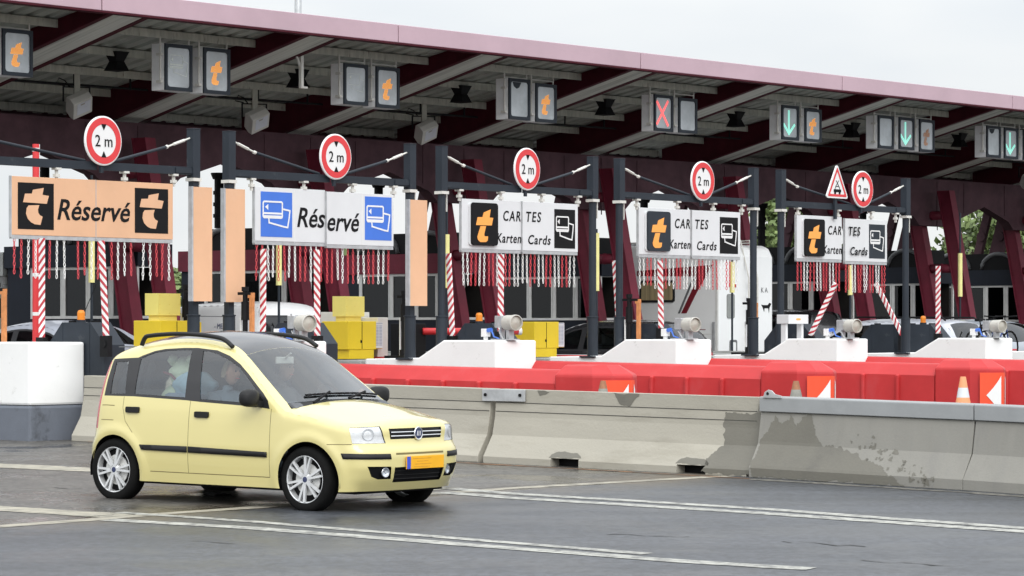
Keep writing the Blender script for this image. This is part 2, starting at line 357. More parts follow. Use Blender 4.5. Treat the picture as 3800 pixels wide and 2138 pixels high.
def build_markings():
    strip('road_marking', [(440, 1903), (610, 1914), (950, 1938), (1900, 2016), (2400, 2057)], .15, 'roadpaint', jitter=.008)
    strip('road_marking', [(400, 1930), (950, 1962), (1900, 2036), (2500, 2082), (2850, 2104), (3012, 2112)], .21, 'roadpaint', jitter=.008)
    strip('road_marking', [(1640, 1811), (1900, 1833), (2400, 1863), (2850, 1891), (3308, 1926), (3900, 1968)], .20, 'roadpaint', jitter=.008)
    strip('road_marking', [(1640, 1828), (1900, 1849), (2400, 1879), (2850, 1907), (3308, 1940), (3900, 1981)], .22, 'roadpaint', jitter=.008)
    # beyond the joint the same lines are older, broader and rubbed away
    strip('road_marking', [(-200, 1876), (0, 1888), (250, 1904), (440, 1916)], .40, 'oldpaint', jitter=.02)
    strip('road_marking', [(-200, 1718), (0, 1729), (341, 1745), (1000, 1778), (1640, 1818)], .52, 'oldpaint', jitter=.02)
    strip('road_joint', [(-200, 1968), (0, 1955), (300, 1932), (530, 1913), (950, 1884), (1400, 1847), (1900, 1813), (2300, 1790), (2700, 1768)], .20, 'joint', .003, .02)
    strip('road_crack', [(0, 1944), (300, 1922), (530, 1903), (950, 1876), (1400, 1838), (1900, 1805), (2300, 1783), (2700, 1763)], .014, 'crack', .0075, .006)
    M['rustwash'] = mat('rust_runoff', (.20, .095, .04), .6, .3, 4., dirt=(.06, .05, .042), dscale=6., dlo=.45, dhi=.6)
    strip('rust_runoff', [(330, 1640), (900, 1671), (1780, 1722), (2300, 1750), (2780, 1777)], .10, 'rustwash', .0035, .03)
    M['grit'] = mat('gutter_grit', (.15, .14, .12), .9, .35, 14., dirt=(.05, .05, .045), dscale=12., dlo=.45, dhi=.6)
    strip('gutter_grit', [(2790, 1779), (3200, 1804), (3580, 1828), (3900, 1850)], .16, 'grit', .0035, .05)
    rs = random.Random(11)
    for px, py in ((1250, 1890), (1500, 1985), (700, 2010), (2250, 1985), (2900, 2010), (350, 1830), (3200, 2080), (120, 1815)):
        pts = [(px, py)]
        for k in range(rs.randint(4, 8)): pts.append((pts[-1][0] + rs.uniform(30, 75), pts[-1][1] + rs.uniform(-3, 7)))
        strip('road_crack', pts, .02, 'crack', .0035, .012)
build_ground(); build_markings()

# ------------------------------------------------------------------ toll canopy
DZ = lambda c: 6.76 - .186 * (c - 5.83)
SZ = lambda c: 6.52 - .252 * (c - 5.83)
GIR = [6.07 + 4.46 * i for i in range(-1, 11)]
A0, A1 = -1.5, 53.
def build_canopy():
    t = tthing('toll_canopy', 'long maroon steel toll plaza canopy with a faded pink front fascia', 'canopy', 0, 0, 0)
    f = MB(); x = A0
    while x < A1:
        x2 = min(x + 6.9, A1); f.box(x + .012, x2 - .012, 5.80, 5.86, 6.53, 6.84)
        x = x2
    f.box(A0, A1, 5.87, 5.95, 6.545, 6.82); f.build('fascia', 'pink', t, bevel=.01)
    l = MB(); l.box(A0, A1, 5.79, 6.0, 6.50, 6.526); l.build('fascia_lip', 'flange', t)
    # corrugated deck: ribs run with the slope
    d = MB(); x = A0; k = 0; prof = []
    while x < A1: prof += [(x, 0), (x + .20, 0), (x + .235, .05), (x + .335, .05), (x + .37, 0)]; x += .37
    for c, z in ((5.97, DZ(5.97)), (12.7, DZ(12.7))): d.v += [(px, c, z + h) for px, h in prof]
    n = len(prof)
    for r in range(1):
        for i in range(n - 1): d.f.append((r * n + i, r * n + i + 1, (r + 1) * n + i + 1, (r + 1) * n + i)); d.m.append(0)
    for (a, z1), (b, z2) in (((5.95, 6.85), (12.7, DZ(12.7) + .12)),):
        d.add([(A0, a, z1), (A1, a, z1), (A1, b, z2), (A0, b, z2)], [(0, 1, 2, 3)])
    d.build('roof_deck', 'deck', t, recalc=False)
    for g in GIR:
        m = MB(); c0, c1 = 5.92, 11.9; w = .39
        # web box with flanges (maroon) and a recessed grey soffit
        def ring(c, x0, x1, zb, zt): return [(x0, c, zb), (x1, c, zb), (x1, c, zt), (x0, c, zt)]
        hexa = [(3, 2, 1, 0), (4, 5, 6, 7), (0, 1, 5, 4), (1, 2, 6, 5), (2, 3, 7, 6), (3, 0, 4, 7)]
        m.add(ring(c0, g - w, g + w, SZ(c0) + .03, DZ(c0) - .005) + ring(c1, g - w, g + w, SZ(c1) + .03, DZ(c1) - .005), hexa)
        for q0, q1 in ((-w - .05, -w + .07), (w - .07, w + .05)):
            m.add(ring(c0, g + q0, g + q1, SZ(c0), SZ(c0) + .028) + ring(c1, g + q0, g + q1, SZ(c1), SZ(c1) + .028), hexa)
        go = m.build('girder', 'flange', t)
        sfm = MB(); sfm.add(ring(c0, g - w + .072, g + w - .072, SZ(c0) + .012, SZ(c0) + .028) + ring(c1, g - w + .072, g + w - .072, SZ(c1) + .012, SZ(c1) + .028), hexa); sfm.build('soffit', 'soffit', go)
    for g0, g1 in zip(GIR, GIR[1:]):
        for c in (7.2, 8.4, 9.6, 10.8, 12.05):
            m = MB(); zt = DZ(c) - .004; L, Rr = g0 + .40, g1 - .40
            m.box(L, Rr, c - .06, c + .06, zt - .115, zt); m.box(L, Rr, c - .075, c - .061, zt - .135, zt - .002); m.build('purlin', 'purlin', t)
    # valley beam with haunched underside
    b = MB(); top = [(A0, 5.25), (A1, 5.25)]; bot = []
    for g in GIR: bot += [(g - 1.05, 4.30), (g - .8, 4.1), (g + .8, 4.1), (g + 1.05, 4.30), (g + 2.23, 4.64)]
    bot = [p for p in bot if A0 < p[0] < A1]
    b.prism([(A0, 4.6)] + bot + [(A1, 4.6), (A1, 5.25), (A0, 5.25)], 'y', 10.45, 10.72)
    for g in GIR:
        for dx in (-1.25, 0, 1.25): b.box(g + dx - .01, g + dx + .01, 10.435, 10.45, 4.45 if dx else 4.0, 5.2)
    b.box(A0, A1, 12.62, 12.68, 5.0, DZ(12.65) + .05); b.build('valley_beam', 'mauve', t)
    for g in GIR:
        for c in (9.27, 10.22):
            m = MB()
            for w0, w1, dx0, dx1, mi in ((-.145, .145, -.10, .10, 0), (-.175, -.146, -.125, .125, 1), (.146, .175, -.125, .125, 1)):
                z0, z1 = 1.0, 4.95; e = .78
                vs = [(g - .25 + dx, c + w, z0) for dx, w in ((dx0, w0), (dx1, w0), (dx1, w1), (dx0, w1))] + [(g - .25 + dx, c + e + w, z1) for dx, w in ((dx0, w0), (dx1, w0), (dx1, w1), (dx0, w1))]
                m.add(vs, [(3, 2, 1, 0), (4, 5, 6, 7), (0, 1, 5, 4), (1, 2, 6, 5), (2, 3, 7, 6), (3, 0, 4, 7)], 0)
            m.build('leg', 'maroon', t)
        for zz in (4.35, 3.05):
            sft = (zz - 1) / 3.95 * .78; m = MB(); m.tube([(g - .25, 9.42 + sft, zz), (g - .25, 10.07 + sft, zz)], .11, 14); m.tube([(g - .25, 9.73 + sft, zz), (g - .25, 9.76 + sft, zz)], .118, 14)
            m.build('tube_brace', 'maroon', t, smooth=True)
        for c, hw_ in ((12.65, .19), (13.2, .11)):
            m = MB(); dx0, dx1, w0, w1 = -.07, .07, -hw_, hw_; z0, z1 = .9, 4.9; e = -1.1
            vs = [(g + .85 + dx, c + w, z0) for dx, w in ((dx0, w0), (dx1, w0), (dx1, w1), (dx0, w1))] + [(g + .85 + dx, c + e + w, z1) for dx, w in ((dx0, w0), (dx1, w0), (dx1, w1), (dx0, w1))]
            m.add(vs, [(3, 2, 1, 0), (4, 5, 6, 7), (0, 1, 5, 4), (1, 2, 6, 5), (2, 3, 7, 6), (3, 0, 4, 7)])
            m.lathe([(0, -.02), (.13, -.02), (.13, .02), (0, .02)], 18, 'x', (g + .85 - .085, c + e * .78, 4.0)); m.build('rear_leg', 'mauve', t)
    for g in GIR[:-2]:                                 # black conduit hung under the purlins
        m = MB(); m.tube([(g + .6, 9.62, DZ(9.6) - .32), (g + 3.9, 9.62, DZ(9.6) - .30)], .022, 6)
        for dx in (.9, 2.2, 3.5): m.tube([(g + dx, 9.62, DZ(9.6) - .13), (g + dx, 9.62, DZ(9.6) - .33)], .02, 6)
        m.build('conduit', 'black', t)
build_canopy()
# ------------------------------------------------------------------ lane islands, gantries and signs
RP = [1.72, 6.08, 10.36, 14.69, 19.39]                  # right-hand post of each height gantry
LP = [-2.70, 2.39, 6.78, 11.04, 15.49]                  # left-hand post
ISL = [-1.68, 2.05, 6.43, 10.70, 15.09, 19.75, 24.2, 28.7]
SLZ = 1.13                                              # top of the island slab
def build_islands():
    names = ['at the left edge with a chipped grey base', 'mostly hidden behind the yellow car', 'between the first two tall CARTES lanes', 'below the drum lamp in front of the motorhome',
             'in front of the silver estate car', 'farthest right of the white blocks', 'beyond the right edge', 'beyond the right edge']
    for i, ai in enumerate(ISL):
        t = tthing('lane_island', 'concrete island with white sloped block ' + names[i], 'toll island', ai, .62 if i == 0 else 0, 0, 'toll lane islands')
        g = gz(ai, 0) - .25; h = .45; zt = 1.415
        s = MB(); s.box(-h + .02, h - .02, .9, 15., g, SLZ - .01); s.box(-h - .08, h + .08, 2.4, 15.2, g, SLZ - .06); s.build('slab', 'slab', t, bevel=.02)
        e = MB(); zb = .64 if i == 0 else .5
        e.prism([(-1.72, zb), (-1.72, zt), (-.72, zt), (-.24, SLZ + .03), (.80, SLZ + .01), (.80, zb)], 'x', -h, h); e.build('end_block', 'block', t, bevel=.03)
        b = MB(); b.box(-h - .012, h + .012, -1.735, .81, g, zb - .004); b.build('base', 'blockbase', t, bevel=.03)
def make_gantry(i):
    al, ar, zt = LP[i], RP[i], 4.25; mid = (al + ar) / 2
    lab = ['dark steel height gantry over the orange reserved lane', 'dark steel height gantry carrying the blue card panels', 'dark steel height gantry over the nearest white CARTES sign',
           'dark steel height gantry in front of the motorhome', 'dark steel height gantry carrying the triangular and round signs'][i]
    t = tthing('height_gantry', lab, 'gantry', mid, 0, SLZ, 'height gantries over the lanes'); Z = lambda z: z - SLZ
    sgn0 = a_at([363, 1226, 1937, 2589, 3183][i], 0) - mid; hw = (ar - al) / 2
    for s, x in ((-1, -hw), (1, hw)):
        p = MB(); p.box(x - .066, x + .066, -.066, .066, Z(3.60), Z(zt)); p.box(x - .07, x + .07, -.07, .07, Z(zt), Z(zt) + .012)
        if i in (0, 1): p.box(x - .05, x + .05, -.05, .05, .34, Z(3.56))
        else: p.tube([(x, 0, .3), (x, 0, Z(3.56))], .058, 16)
        p.tube([(x, 0, 0), (x, 0, .62)], .085, 18); p.tube([(x, 0, .62), (x, 0, .64)], .095, 18)
        p.box(x - .15, x + .15, -.15, .15, 0, .025); p.build('post', 'slate', t, bevel=.006)
        c = MB(); c.box(x - .075, x + .075, -.078, .078, Z(3.555), Z(3.598)); c.box(x + .075, x + .095, -.03, .03, Z(3.3), Z(3.62)); c.build('post_collar', 'lamp', t)
        # swinging half beam and its stay
        x1 = x - s * .02; x2 = sgn0 + s * .05; b = MB(); b.bar((x1, 0, Z(3.69)), (x2, 0, Z(3.69)), .075, .105); b.bar((x1, 0, Z(3.69)), (x1 - s * .35, 0, Z(3.69)), .1, .07); b.build('beam', 'slate', t)
        q = MB(); xs, xe = x - s * .07, x2 + s * .18
        q.tube([(xs - s * .42, 0, Z(3.995)), (xe, 0, Z(3.75))], .021, 8); q.build('stay', 'slate', t)
        q = MB(); q.tube([(xs, 0, Z(4.13)), (xs - s * .42, 0, Z(3.995))], .013, 6); q.tube([(xs - s * .10, 0, Z(4.098)), (xs - s * .30, 0, Z(4.034))], .021, 6); q.tube([(xs - s * .41, 0, Z(4.0)), (xs - s * .44, 0, Z(3.989))], .026, 8); q.build('turnbuckle', 'lamp', t)
        for fr in (.25, .78):
            xx = x2 + (x - x2) * fr; hgr = MB(); hgr.box(xx - .016, xx + .016, -.016, .016, Z(3.47), Z(3.63)); hgr.box(xx - .045, xx + .045, -.05, .05, Z(3.612), Z(3.64)); hgr.box(xx - .035, xx + .035, -.03, .03, Z(3.52), Z(3.56)); hgr.build('hanger', 'lamp', t)
    return t
def rrect(x0, x1, z0, z1, r, n=4):
    o = []
    for cx, cz, a0 in ((x1 - r, z1 - r, 0), (x0 + r, z1 - r, 90), (x0 + r, z0 + r, 180), (x1 - r, z0 + r, 270)):
        for k in range(n + 1): q = R(a0 + 90 * k / n); o.append((cx + r * math.cos(q), cz + r * math.sin(q)))
    return o
T_UP = [(.41, .85), (.71, .90), (.675, .75), (.855, .733), (.797, .56), (.14, .576), (.19, .76), (.383, .767)]
T_LO = [(.29, .51), (.586, .526), (.55, .43), (.56, .36), (.60, .31), (.68, .28), (.62, .10), (.46, .11), (.36, .15), (.27, .22), (.22, .33), (.24, .45)]
S_UP = [(.43, .77), (.70, .85), (.655, .66), (.80, .655), (.74, .475), (.14, .47), (.20, .655), (.39, .665)]
S_LO = [(.31, .45), (.52, .455), (.45, .26), (.47, .215), (.60, .215), (.585, .12), (.52, .08), (.30, .075), (.21, .13), (.19, .2)]
def tlogo(mb, x0, x1, z0, z1, y, slim=False, mi=None):
    for k, P in enumerate((S_UP, S_LO) if slim else (T_UP, T_LO)): mb.prism([(x0 + (x1 - x0) * p[0], z0 + (z1 - z0) * p[1]) for p in P], 'y', y - .004, y, mi)
def cards(mb, x0, x1, z0, z1, y, w=.012, mi=None, fill=True):
    X = lambda p: (x0 + (x1 - x0) * p[0], z0 + (z1 - z0) * p[1])
    rr = [X(p) for p in rrect(.07, .68, .42, .80, .05, 3)]; mb.stroke(rr, w, y, closed=True, mi=mi)
    if fill: mb.prism([X(p) for p in ((.09, .545), (.67, .545), (.67, .50), (.09, .50))], 'y', y - .003, y, mi); mb.prism([X(p) for p in ((.09, .475), (.67, .475), (.67, .44), (.09, .44))], 'y', y - .003, y, mi)
    mb.prism([X(p) for p in ((.13, .67), (.23, .74), (.23, .60))], 'y', y - .003, y, mi)
    mb.stroke([X(p) for p in ((.72, .63), (.92, .60), (.90, .45), (.85, .20), (.72, .215), (.26, .30), (.25, .385))], w, y, mi=mi)
CH = {}
def chain_mesh(col, n, L=.05):
    k = (col, n)
    if k in CH: return CH[k]
    mb = MB(); z = 0.
    for i in range(n):
        c = z - L * .62; pts = []
        for q in range(10):
            a = 2 * math.pi * q / 10; rx, rz = .013 * math.cos(a), (L * .62) * math.sin(a)
            pts.append((rx, 0, c + rz) if i % 2 == 0 else (0, rx, c + rz))
        o = len(mb.v); m = 10; tn = 5; r = .0052
        for q in range(m):
            p = Vector(pts[q]); d = (Vector(pts[(q + 1) % m]) - Vector(pts[q - 1])).normalized(); sd_ = Vector((0, 1, 0)) if i % 2 == 0 else Vector((1, 0, 0)); w = d.cross(sd_).normalized()
            for j in range(tn): a = 2 * math.pi * j / tn; mb.v.append(tuple(p + sd_ * math.cos(a) * r + w * math.sin(a) * r))
        for q in range(m):
            for j in range(tn): mb.f.append((o + q * tn + j, o + q * tn + (j + 1) % tn, o + ((q + 1) % m) * tn + (j + 1) % tn, o + ((q + 1) % m) * tn + j)); mb.m.append(0)
        z -= L * 1.0
    ob = mb.build('chain', 'chain' + col, None, smooth=True, recalc=False); CH[k] = ob.data; bpy.data.objects.remove(ob); return CH[k]
def chains(t, xs, ztop, n, pattern, rng):
    for k, x in enumerate(xs):
        col = 'red' if pattern[k % len(pattern)] == 'r' else 'white'
        o = bpy.data.objects.new('chain', chain_mesh(col, max(2, n + rng.choice((0, 0, 0, -1, 0))))); COL.objects.link(o); o.parent = t; o.location = (x, 0, ztop); o.rotation_euler = (rng.uniform(-.02, .02), rng.uniform(-.03, .03), rng.uniform(-.5, .5))
def board(i):
    """hanging board i; local x runs along the board, z is world height"""
    span = [(-1.48, 1.32), (2.87, 5.67), (7.21, 9.94), (11.52, 14.26), (15.94, 18.75)][i]; c = sum(span) / 2
    lab = ['faded orange board reading Réservé with two black t squares and hanging chains', 'white board reading Réservé between two blue card panels, with hanging chains',
           'white CARTES Karten Cards board with chains, the nearest of the three', 'white CARTES Karten Cards board with chains in front of the motorhome',
           'white CARTES Karten Cards board split by a gap, hanging below the triangle sign'][i]
    t = tthing('lane_board', lab, 'sign', c, 0, 0, 'lane boards with chains'); x0, x1 = span[0] - c, span[1] - c; zt, zb = 3.505, 2.765; rng = random.Random(i)
    split = [0.03, .0, .02, .02, .02][i]; gap = [.004, .006, .012, .02, .11][i]
    m = 'peach' if i == 0 else 'panelw'
    for s, (p, q) in enumerate(((x0, split - gap / 2), (split + gap / 2, x1))):
        dy = [(.0, .0), (0, -.03), (0, -.02), (0, -.02), (0, -.0)][i][s]; dz = [(0, 0), (.02, 0), (0, 0), (0, 0), (.01, -.01)][i][s]
        b = MB(); b.box(p, q, dy - .02, dy + .02, zb + dz, zt + dz); po = b.build('panel', m, t, bevel=.003)
        e = MB(); e.box(p + .002, q - .002, dy - .015, dy + .03, zb + dz - .05, zb + dz - .002); e.box(p - .012, p - .001, dy - .022, dy + .022, zb + dz - .03, zt + dz + .004); e.build('edge_rail', 'galv', t)
        nn = (12, 13, 14, 14, 14)[i]; w_ = q - p; xs = [p + w_ * (k + .5) / nn for k in range(nn) if i or k not in ((4, 8), (1, 6))[s]]
        chains(t, xs, zb + dz - .035, 10 if i else 10, ['rrwwr' 'wwrrww', 'rrwwrrww', 'wwrrwwrr', 'wwrrwwrr', 'rrwwrrww'][i], rng)
        Y = dy - .0205
        if i == 0:
            k = MB(); sx = (x0 + .10, x0 + .70) if s == 0 else (x1 - .69, x1 - .09); k.box(sx[0], sx[1], Y - .003, Y, zb + .075, zt - .075); k.build('logo_square', 'ink', t)
            g = MB(); tlogo(g, sx[0], sx[1], zb + .075, zt - .075, Y - .0035); g.build('logo', 'peach', t)
        elif i == 1:
            k = MB(); sx = (x0 + .11, x0 + .73) if s == 0 else (x1 - .61, x1 - .045); k.box(sx[0], sx[1], Y - .003, Y, zb + .08, zt - .04); k.build('card_panel', 'blue', t)
            g = MB(); cards(g, sx[0], sx[1], zb + .10, zt - .06, Y - .0035, .023); g.build('card_symbol', 'white', t)
            sm = MB(); sm.box(*((x0 + .775, x0 + .782) if s == 0 else (x1 - .675, x1 - .665)), Y - .002, Y, zb + .003, zt - .003); sm.build('seam', 'alu', t)
        elif s == 0:
            k = MB(); k.prism(rrect(x0 + .18, x0 + .78, zb + .055, zt - .05, .05), 'y', Y - .05, Y - .004); k.build('logo_plate', 'ink' if i != 3 else 'slate', t, bevel=.004)
            k = MB(); k.prism(rrect(x0 + .145, x0 + .745, zb + .05, zt - .055, .05), 'y', Y - .02, Y - .001); k.build('plate_back', 'panelw', t)
            g = MB(); tlogo(g, x0 + .18, x0 + .78, zb + .055, zt - .05, Y - .0505, True); g.build('logo', 'orange', t)
        else:
            k = MB(); k.box(x1 - .58, x1 - .07, Y - .003, Y, zb + .05, zt - .09); k.build('card_panel', 'ink' if i != 4 else 'slate', t)
            g = MB(); cards(g, x1 - .57, x1 - .08, zb + .07, zt - .09, Y - .0035, .020); g.build('card_symbol', 'white', t)
    Y = -.0225
    if i == 0: text('Réservé', .375, 'ink', t, -.64, zb + .215, Y, .24, 1, width=1.27, bold=.005)
    elif i == 1: text('Rés', .385, 'ink', t, -.57, zb + .235, Y, .24, 1, width=.565, bold=.005); text('ervé', .385, 'ink', t, .012, zb + .195, Y - .03, .24, 1, width=.66, bold=.005)
    else:
        text('CAR', .215, 'ink', t, split - gap / 2 - .015, zb + .44, Y, .16, 1, 'RIGHT', spacing=1.25, width=.41, bold=.003); text('TES', .215, 'ink', t, split + gap / 2 + .08, zb + .44, Y - .02, .16, 1, spacing=1.25, width=.36, bold=.003)
        text('Karten', .20, 'ink', t, split - gap / 2 - .005, zb + .11, Y, .2, 1, 'RIGHT', spacing=1.15, width=.575, bold=.003); text('Cards', .20, 'ink', t, split + gap / 2 + .13, zb + .10, Y - .02, .2, 1, spacing=1.15, width=.54, bold=.003)
def round_sign(i):
    px, py = [(363, 523), (1226, 582), (1937, 628), (2589, 672), (3183, 703)][i]; a = a_at(px, 0); z = z_at(py, a, -.1)
    lab = ['round red ringed 2 m height limit sign above the orange board', 'round red ringed 2 m height limit sign above the blue card panels', 'round red ringed 2 m height limit sign above the nearest CARTES board',
           'round red ringed 2 m height limit sign above the board by the motorhome', 'round red ringed 2 m height limit sign right of the triangular sign'][i]
    t = tthing('height_limit_sign', lab, 'road sign', a, -.1, z, 'round 2 m signs', turn=R([0, 0, 2, 0, -1][i])); r = .322
    d = MB(); d.lathe([(0, -.012), (r - .012, -.012), (r, -.004), (r, .012), (r - .01, .016), (0, .016)], 48); d.build('plate', 'white', t, smooth=False)
    g = MB(); g.lathe([(r * .66, -.0135), (r * .66, -.0155), (r * .93, -.0155), (r * .93, -.0135)], 48); g.build('red_ring', 'red', t)
    for s in (1, -1): k = MB(); k.prism([(-.045, s * .216), (.045, s * .216), (0, s * .135)], 'y', -.0165, -.0135); k.build('arrowhead', 'ink', t)
    text('2 m', .215, 'ink', t, 0, -.075, -.0165, 0, .95, 'CENTER')
    p = MB(); p.box(-.025, .025, .017, .05, -r - .09, r * .5); p.build('bracket', 'slate', t)
def triangle_sign():
    a = a_at(3087, 0); z = z_at(693, a, -.1); t = tthing('warning_triangle_sign', 'white triangular sign with red border and a car below a cross symbol', 'road sign', a, -.1, z)
    def tri(h, r, n=5):
        P = [(0, h), (-h * .866, -h * .5), (h * .866, -h * .5)]; o = []
        for i, p in enumerate(P):
            c = (p[0] * (1 - r / h * 2), p[1] * (1 - 2 * r / h)); a0 = [30, 150, 270][i]
            for k in range(n + 1): q = R(a0 + 120 * k / n); o.append((c[0] + r * math.cos(q), c[1] + r * math.sin(q)))
        return o
    m = MB(); m.prism(tri(.40, .035), 'y', -.012, .012); m.build('plate', 'white', t)
    m = MB(); o, q = tri(.345, .02), tri(.26, .012); n = len(o)
    m.add([(x, -.0155, z) for x, z in o] + [(x, -.0155, z) for x, z in q], [(i, (i + 1) % n, n + (i + 1) % n, n + i) for i in range(n)]); m.build('red_border', 'red', t)
    m = MB(); y = -.0135; m.prism(rrect(-.115, .115, -.095, -.045, .015), 'y', y - .003, y); m.stroke([(-.075, -.045), (-.05, .005), (.05, .005), (.075, -.045)], .012, y)
    for s in (-.07, .07): m.lathe([(0, -.003), (.03, -.003), (.03, 0)], 12, 'y', (s, y, -.105))
    m.stroke([(-.035, .02), (.035, .10)], .012, y); m.stroke([(.035, .02), (-.035, .10)], .012, y); m.build('car_symbol', 'ink', t)
    p = MB(); p.box(-.03, .03, .014, .05, -.56, .1); p.build('bracket', 'slate', t)
def peach_board(k, a0, a1, y0, y1, c, lab):
    t = tthing('side_board', lab, 'board', (a0 + a1) / 2, c, 0, 'tall orange side boards'); w = (a1 - a0) / 2; zt, zb = z_at(y0, a0, c), z_at(y1, a0, c)
    b = MB(); b.box(-w, w, -.012, .012, zb, zt); b.build('panel', 'peach', t); e = MB(); e.box(-w - .03, -w - .001, -.02, .05, zb, zt + .004); e.build('edge_rail', 'galv', t)
    bk = MB(); bk.box(-w * .5, w * .2, .013, .06, zb + .3, zb + .36); bk.box(-w * .5, w * .2, .013, .06, zt - .36, zt - .3); bk.build('bracket', 'slate', t)
build_islands()
for i in range(5): make_gantry(i); board(i); round_sign(i)
triangle_sign()
peach_board(0, a_at(714, -.13), a_at(785, -.13), 693, 1118, -.13, 'tall faded orange side board on the post right of the orange Réservé board')
peach_board(1, a_at(834, -.13), a_at(907, -.13), 700, 1121, -.13, 'tall faded orange side board left of the white Réservé board')
peach_board(2, a_at(1519, -.13), a_at(1583, -.13), 741, 1135, -.13, 'tall faded orange side board left of the first CARTES board')

# ------------------------------------------------------------------ lane signals under the canopy edge
def signal(lst, name_lab):
    """lst: (px centre, py top, py bottom, px width, symbol, side label)"""
    c = 7.05; a0 = a_at(lst[0][0], c); t = tthing('lane_signal', name_lab, 'lane signal', a0, c, 0, 'lane signals under the canopy edge')
    xs = []
    for px, y0, y1, sym in lst:
        a = a_at(px, c); x = a - a0; xs.append(x); zt, zb = z_at(y0, a, c), z_at(y1, a, c); hw = .31; y = .0
        b = MB(); b.box(x - hw, x + hw, y + .005, y + .30, zb, zt); bo = b.build('signal_box', 'sigside', t, bevel=.006)
        f = MB(); o = rrect(x - hw, x + hw, zb, zt, .01, 2); q = rrect(x - hw + .055, x + hw - .055, zb + .06, zt - .06, .05, 3); n = len(o)
        o = []
        for (qx, qz) in q:      # matching outer loop
            o.append((x + math.copysign(hw, qx - x) if abs(qx - x) > hw - .11 else qx, (zt if qz > (zt + zb) / 2 else zb) if min(abs(qz - zb - .06), abs(qz - zt + .06)) < .052 else qz))
        n = len(q); f.add([(p[0], y - .03, p[1]) for p in o] + [(p[0], y - .03, p[1]) for p in q] + [(p[0], y + .004, p[1]) for p in o] + [(p[0], y + .0, p[1]) for p in q],
              [(i, (i + 1) % n, n + (i + 1) % n, n + i) for i in range(n)] + [(i, (i + 1) % n, 2 * n + (i + 1) % n, 2 * n + i) for i in range(n)] + [(n + i, n + (i + 1) % n, 3 * n + (i + 1) % n, 3 * n + i) for i in range(n)])
        f.build('door_frame', 'slate', bo)
        sc = MB(); sc.prism(q, 'y', y - .008, y + .003); sc.build('screen', 'screen', bo)
        g = MB(); w, h = 2 * hw - .11, zt - zb - .12; X0, Z0 = x - hw + .055, zb + .06; Y = y - .009
        if sym in ('t', 'tdim'):
            tl = MB()
            # a grid of round lamps inside the t outline
            P = []; n_ = 30
            for iu in range(n_):
                for iv in range(int(n_ * 1.3)): P.append((iu / n_, iv / (n_ * 1.3)))
            P = arr(P); ok = inside(P, S_UP) | inside(P, S_LO); cx = X0 + w * .12
            tlogo(g, X0 + w * .12, X0 + w * .92, Z0 + h * .08, Z0 + h * .90, Y, True)
            g.build('symbol', {'t': 'amber', 'tdim': 'amberdim'}[sym], bo)
            for p in P[ok]:
                px_, pz_ = X0 + w * .12 + p[0] * w * .8, Z0 + h * .08 + p[1] * h * .82; s_ = .0045
                tl.add([(px_ - s_, Y - .0048, pz_ - s_), (px_ + s_, Y - .0048, pz_ - s_), (px_ + s_, Y - .0048, pz_ + s_), (px_ - s_, Y - .0048, pz_ + s_)], [(0, 1, 2, 3)])
            tl.build('lamp_grid', mat('dark_led_gap', (.35, .12, .03), .6, .1), bo)
        elif sym == 'card': cards(g, X0 + w * .05, X0 + w, Z0 + h * .12, Z0 + h * .98, Y, .011, fill=True); g.build('symbol', 'ledoff', bo)
        elif sym == 'cardfaint': cards(g, X0 + w * .05, X0 + w, Z0 + h * .12, Z0 + h * .98, Y, .006, fill=False); g.build('symbol', 'ledoff', bo)
        elif sym == 'x':
            g.stroke([(X0 + w * .1, Z0 + h * .15), (X0 + w * .78, Z0 + h * .88)], .05, Y); g.stroke([(X0 + w * .78, Z0 + h * .12), (X0 + w * .1, Z0 + h * .85)], .05, Y - .004); g.build('symbol', 'ledred', bo)
        elif sym == 'down':
            g.stroke([(X0 + w * .42, Z0 + h * .88), (X0 + w * .42, Z0 + h * .22)], .06, Y); g.stroke([(X0 + w * .06, Z0 + h * .42), (X0 + w * .42, Z0 + h * .12), (X0 + w * .80, Z0 + h * .42)], .055, Y - .004); g.build('symbol', 'ledgreen', bo)
        elif sym == 'torn':
            g.prism([(X0 + w * .12, Z0 + h * .99), (X0 + w * .62, Z0 + h * .99), (X0 + w * .5, Z0 + h * .84), (X0 + w * .36, Z0 + h * .80), (X0 + w * .2, Z0 + h * .86)], 'y', Y - .004, Y); g.build('torn_film', 'slate', bo)
        hgl = MB(); zp = DZ(7.2) - .12
        for s in (-1, 1): hgl.tube([(x + s * (hw + .015), y + .08, zb + (zt - zb) * (.15 if s < 0 else .8)), (x + s * (hw + .015), y + .08, zp)], .016, 6)
        hgl.tube([(x - hw, y + .08, zp - .1), (x + hw, y + .08, zp - .1)], .014, 6); hgl.box(x - hw - .05, x - hw, y + .03, y + .14, zb + .12, zb + .16); hgl.box(x - hw - .05, x - hw, y + .03, y + .14, zt - .2, zt - .16)
        hgl.build('hanger', 'lamp', t)
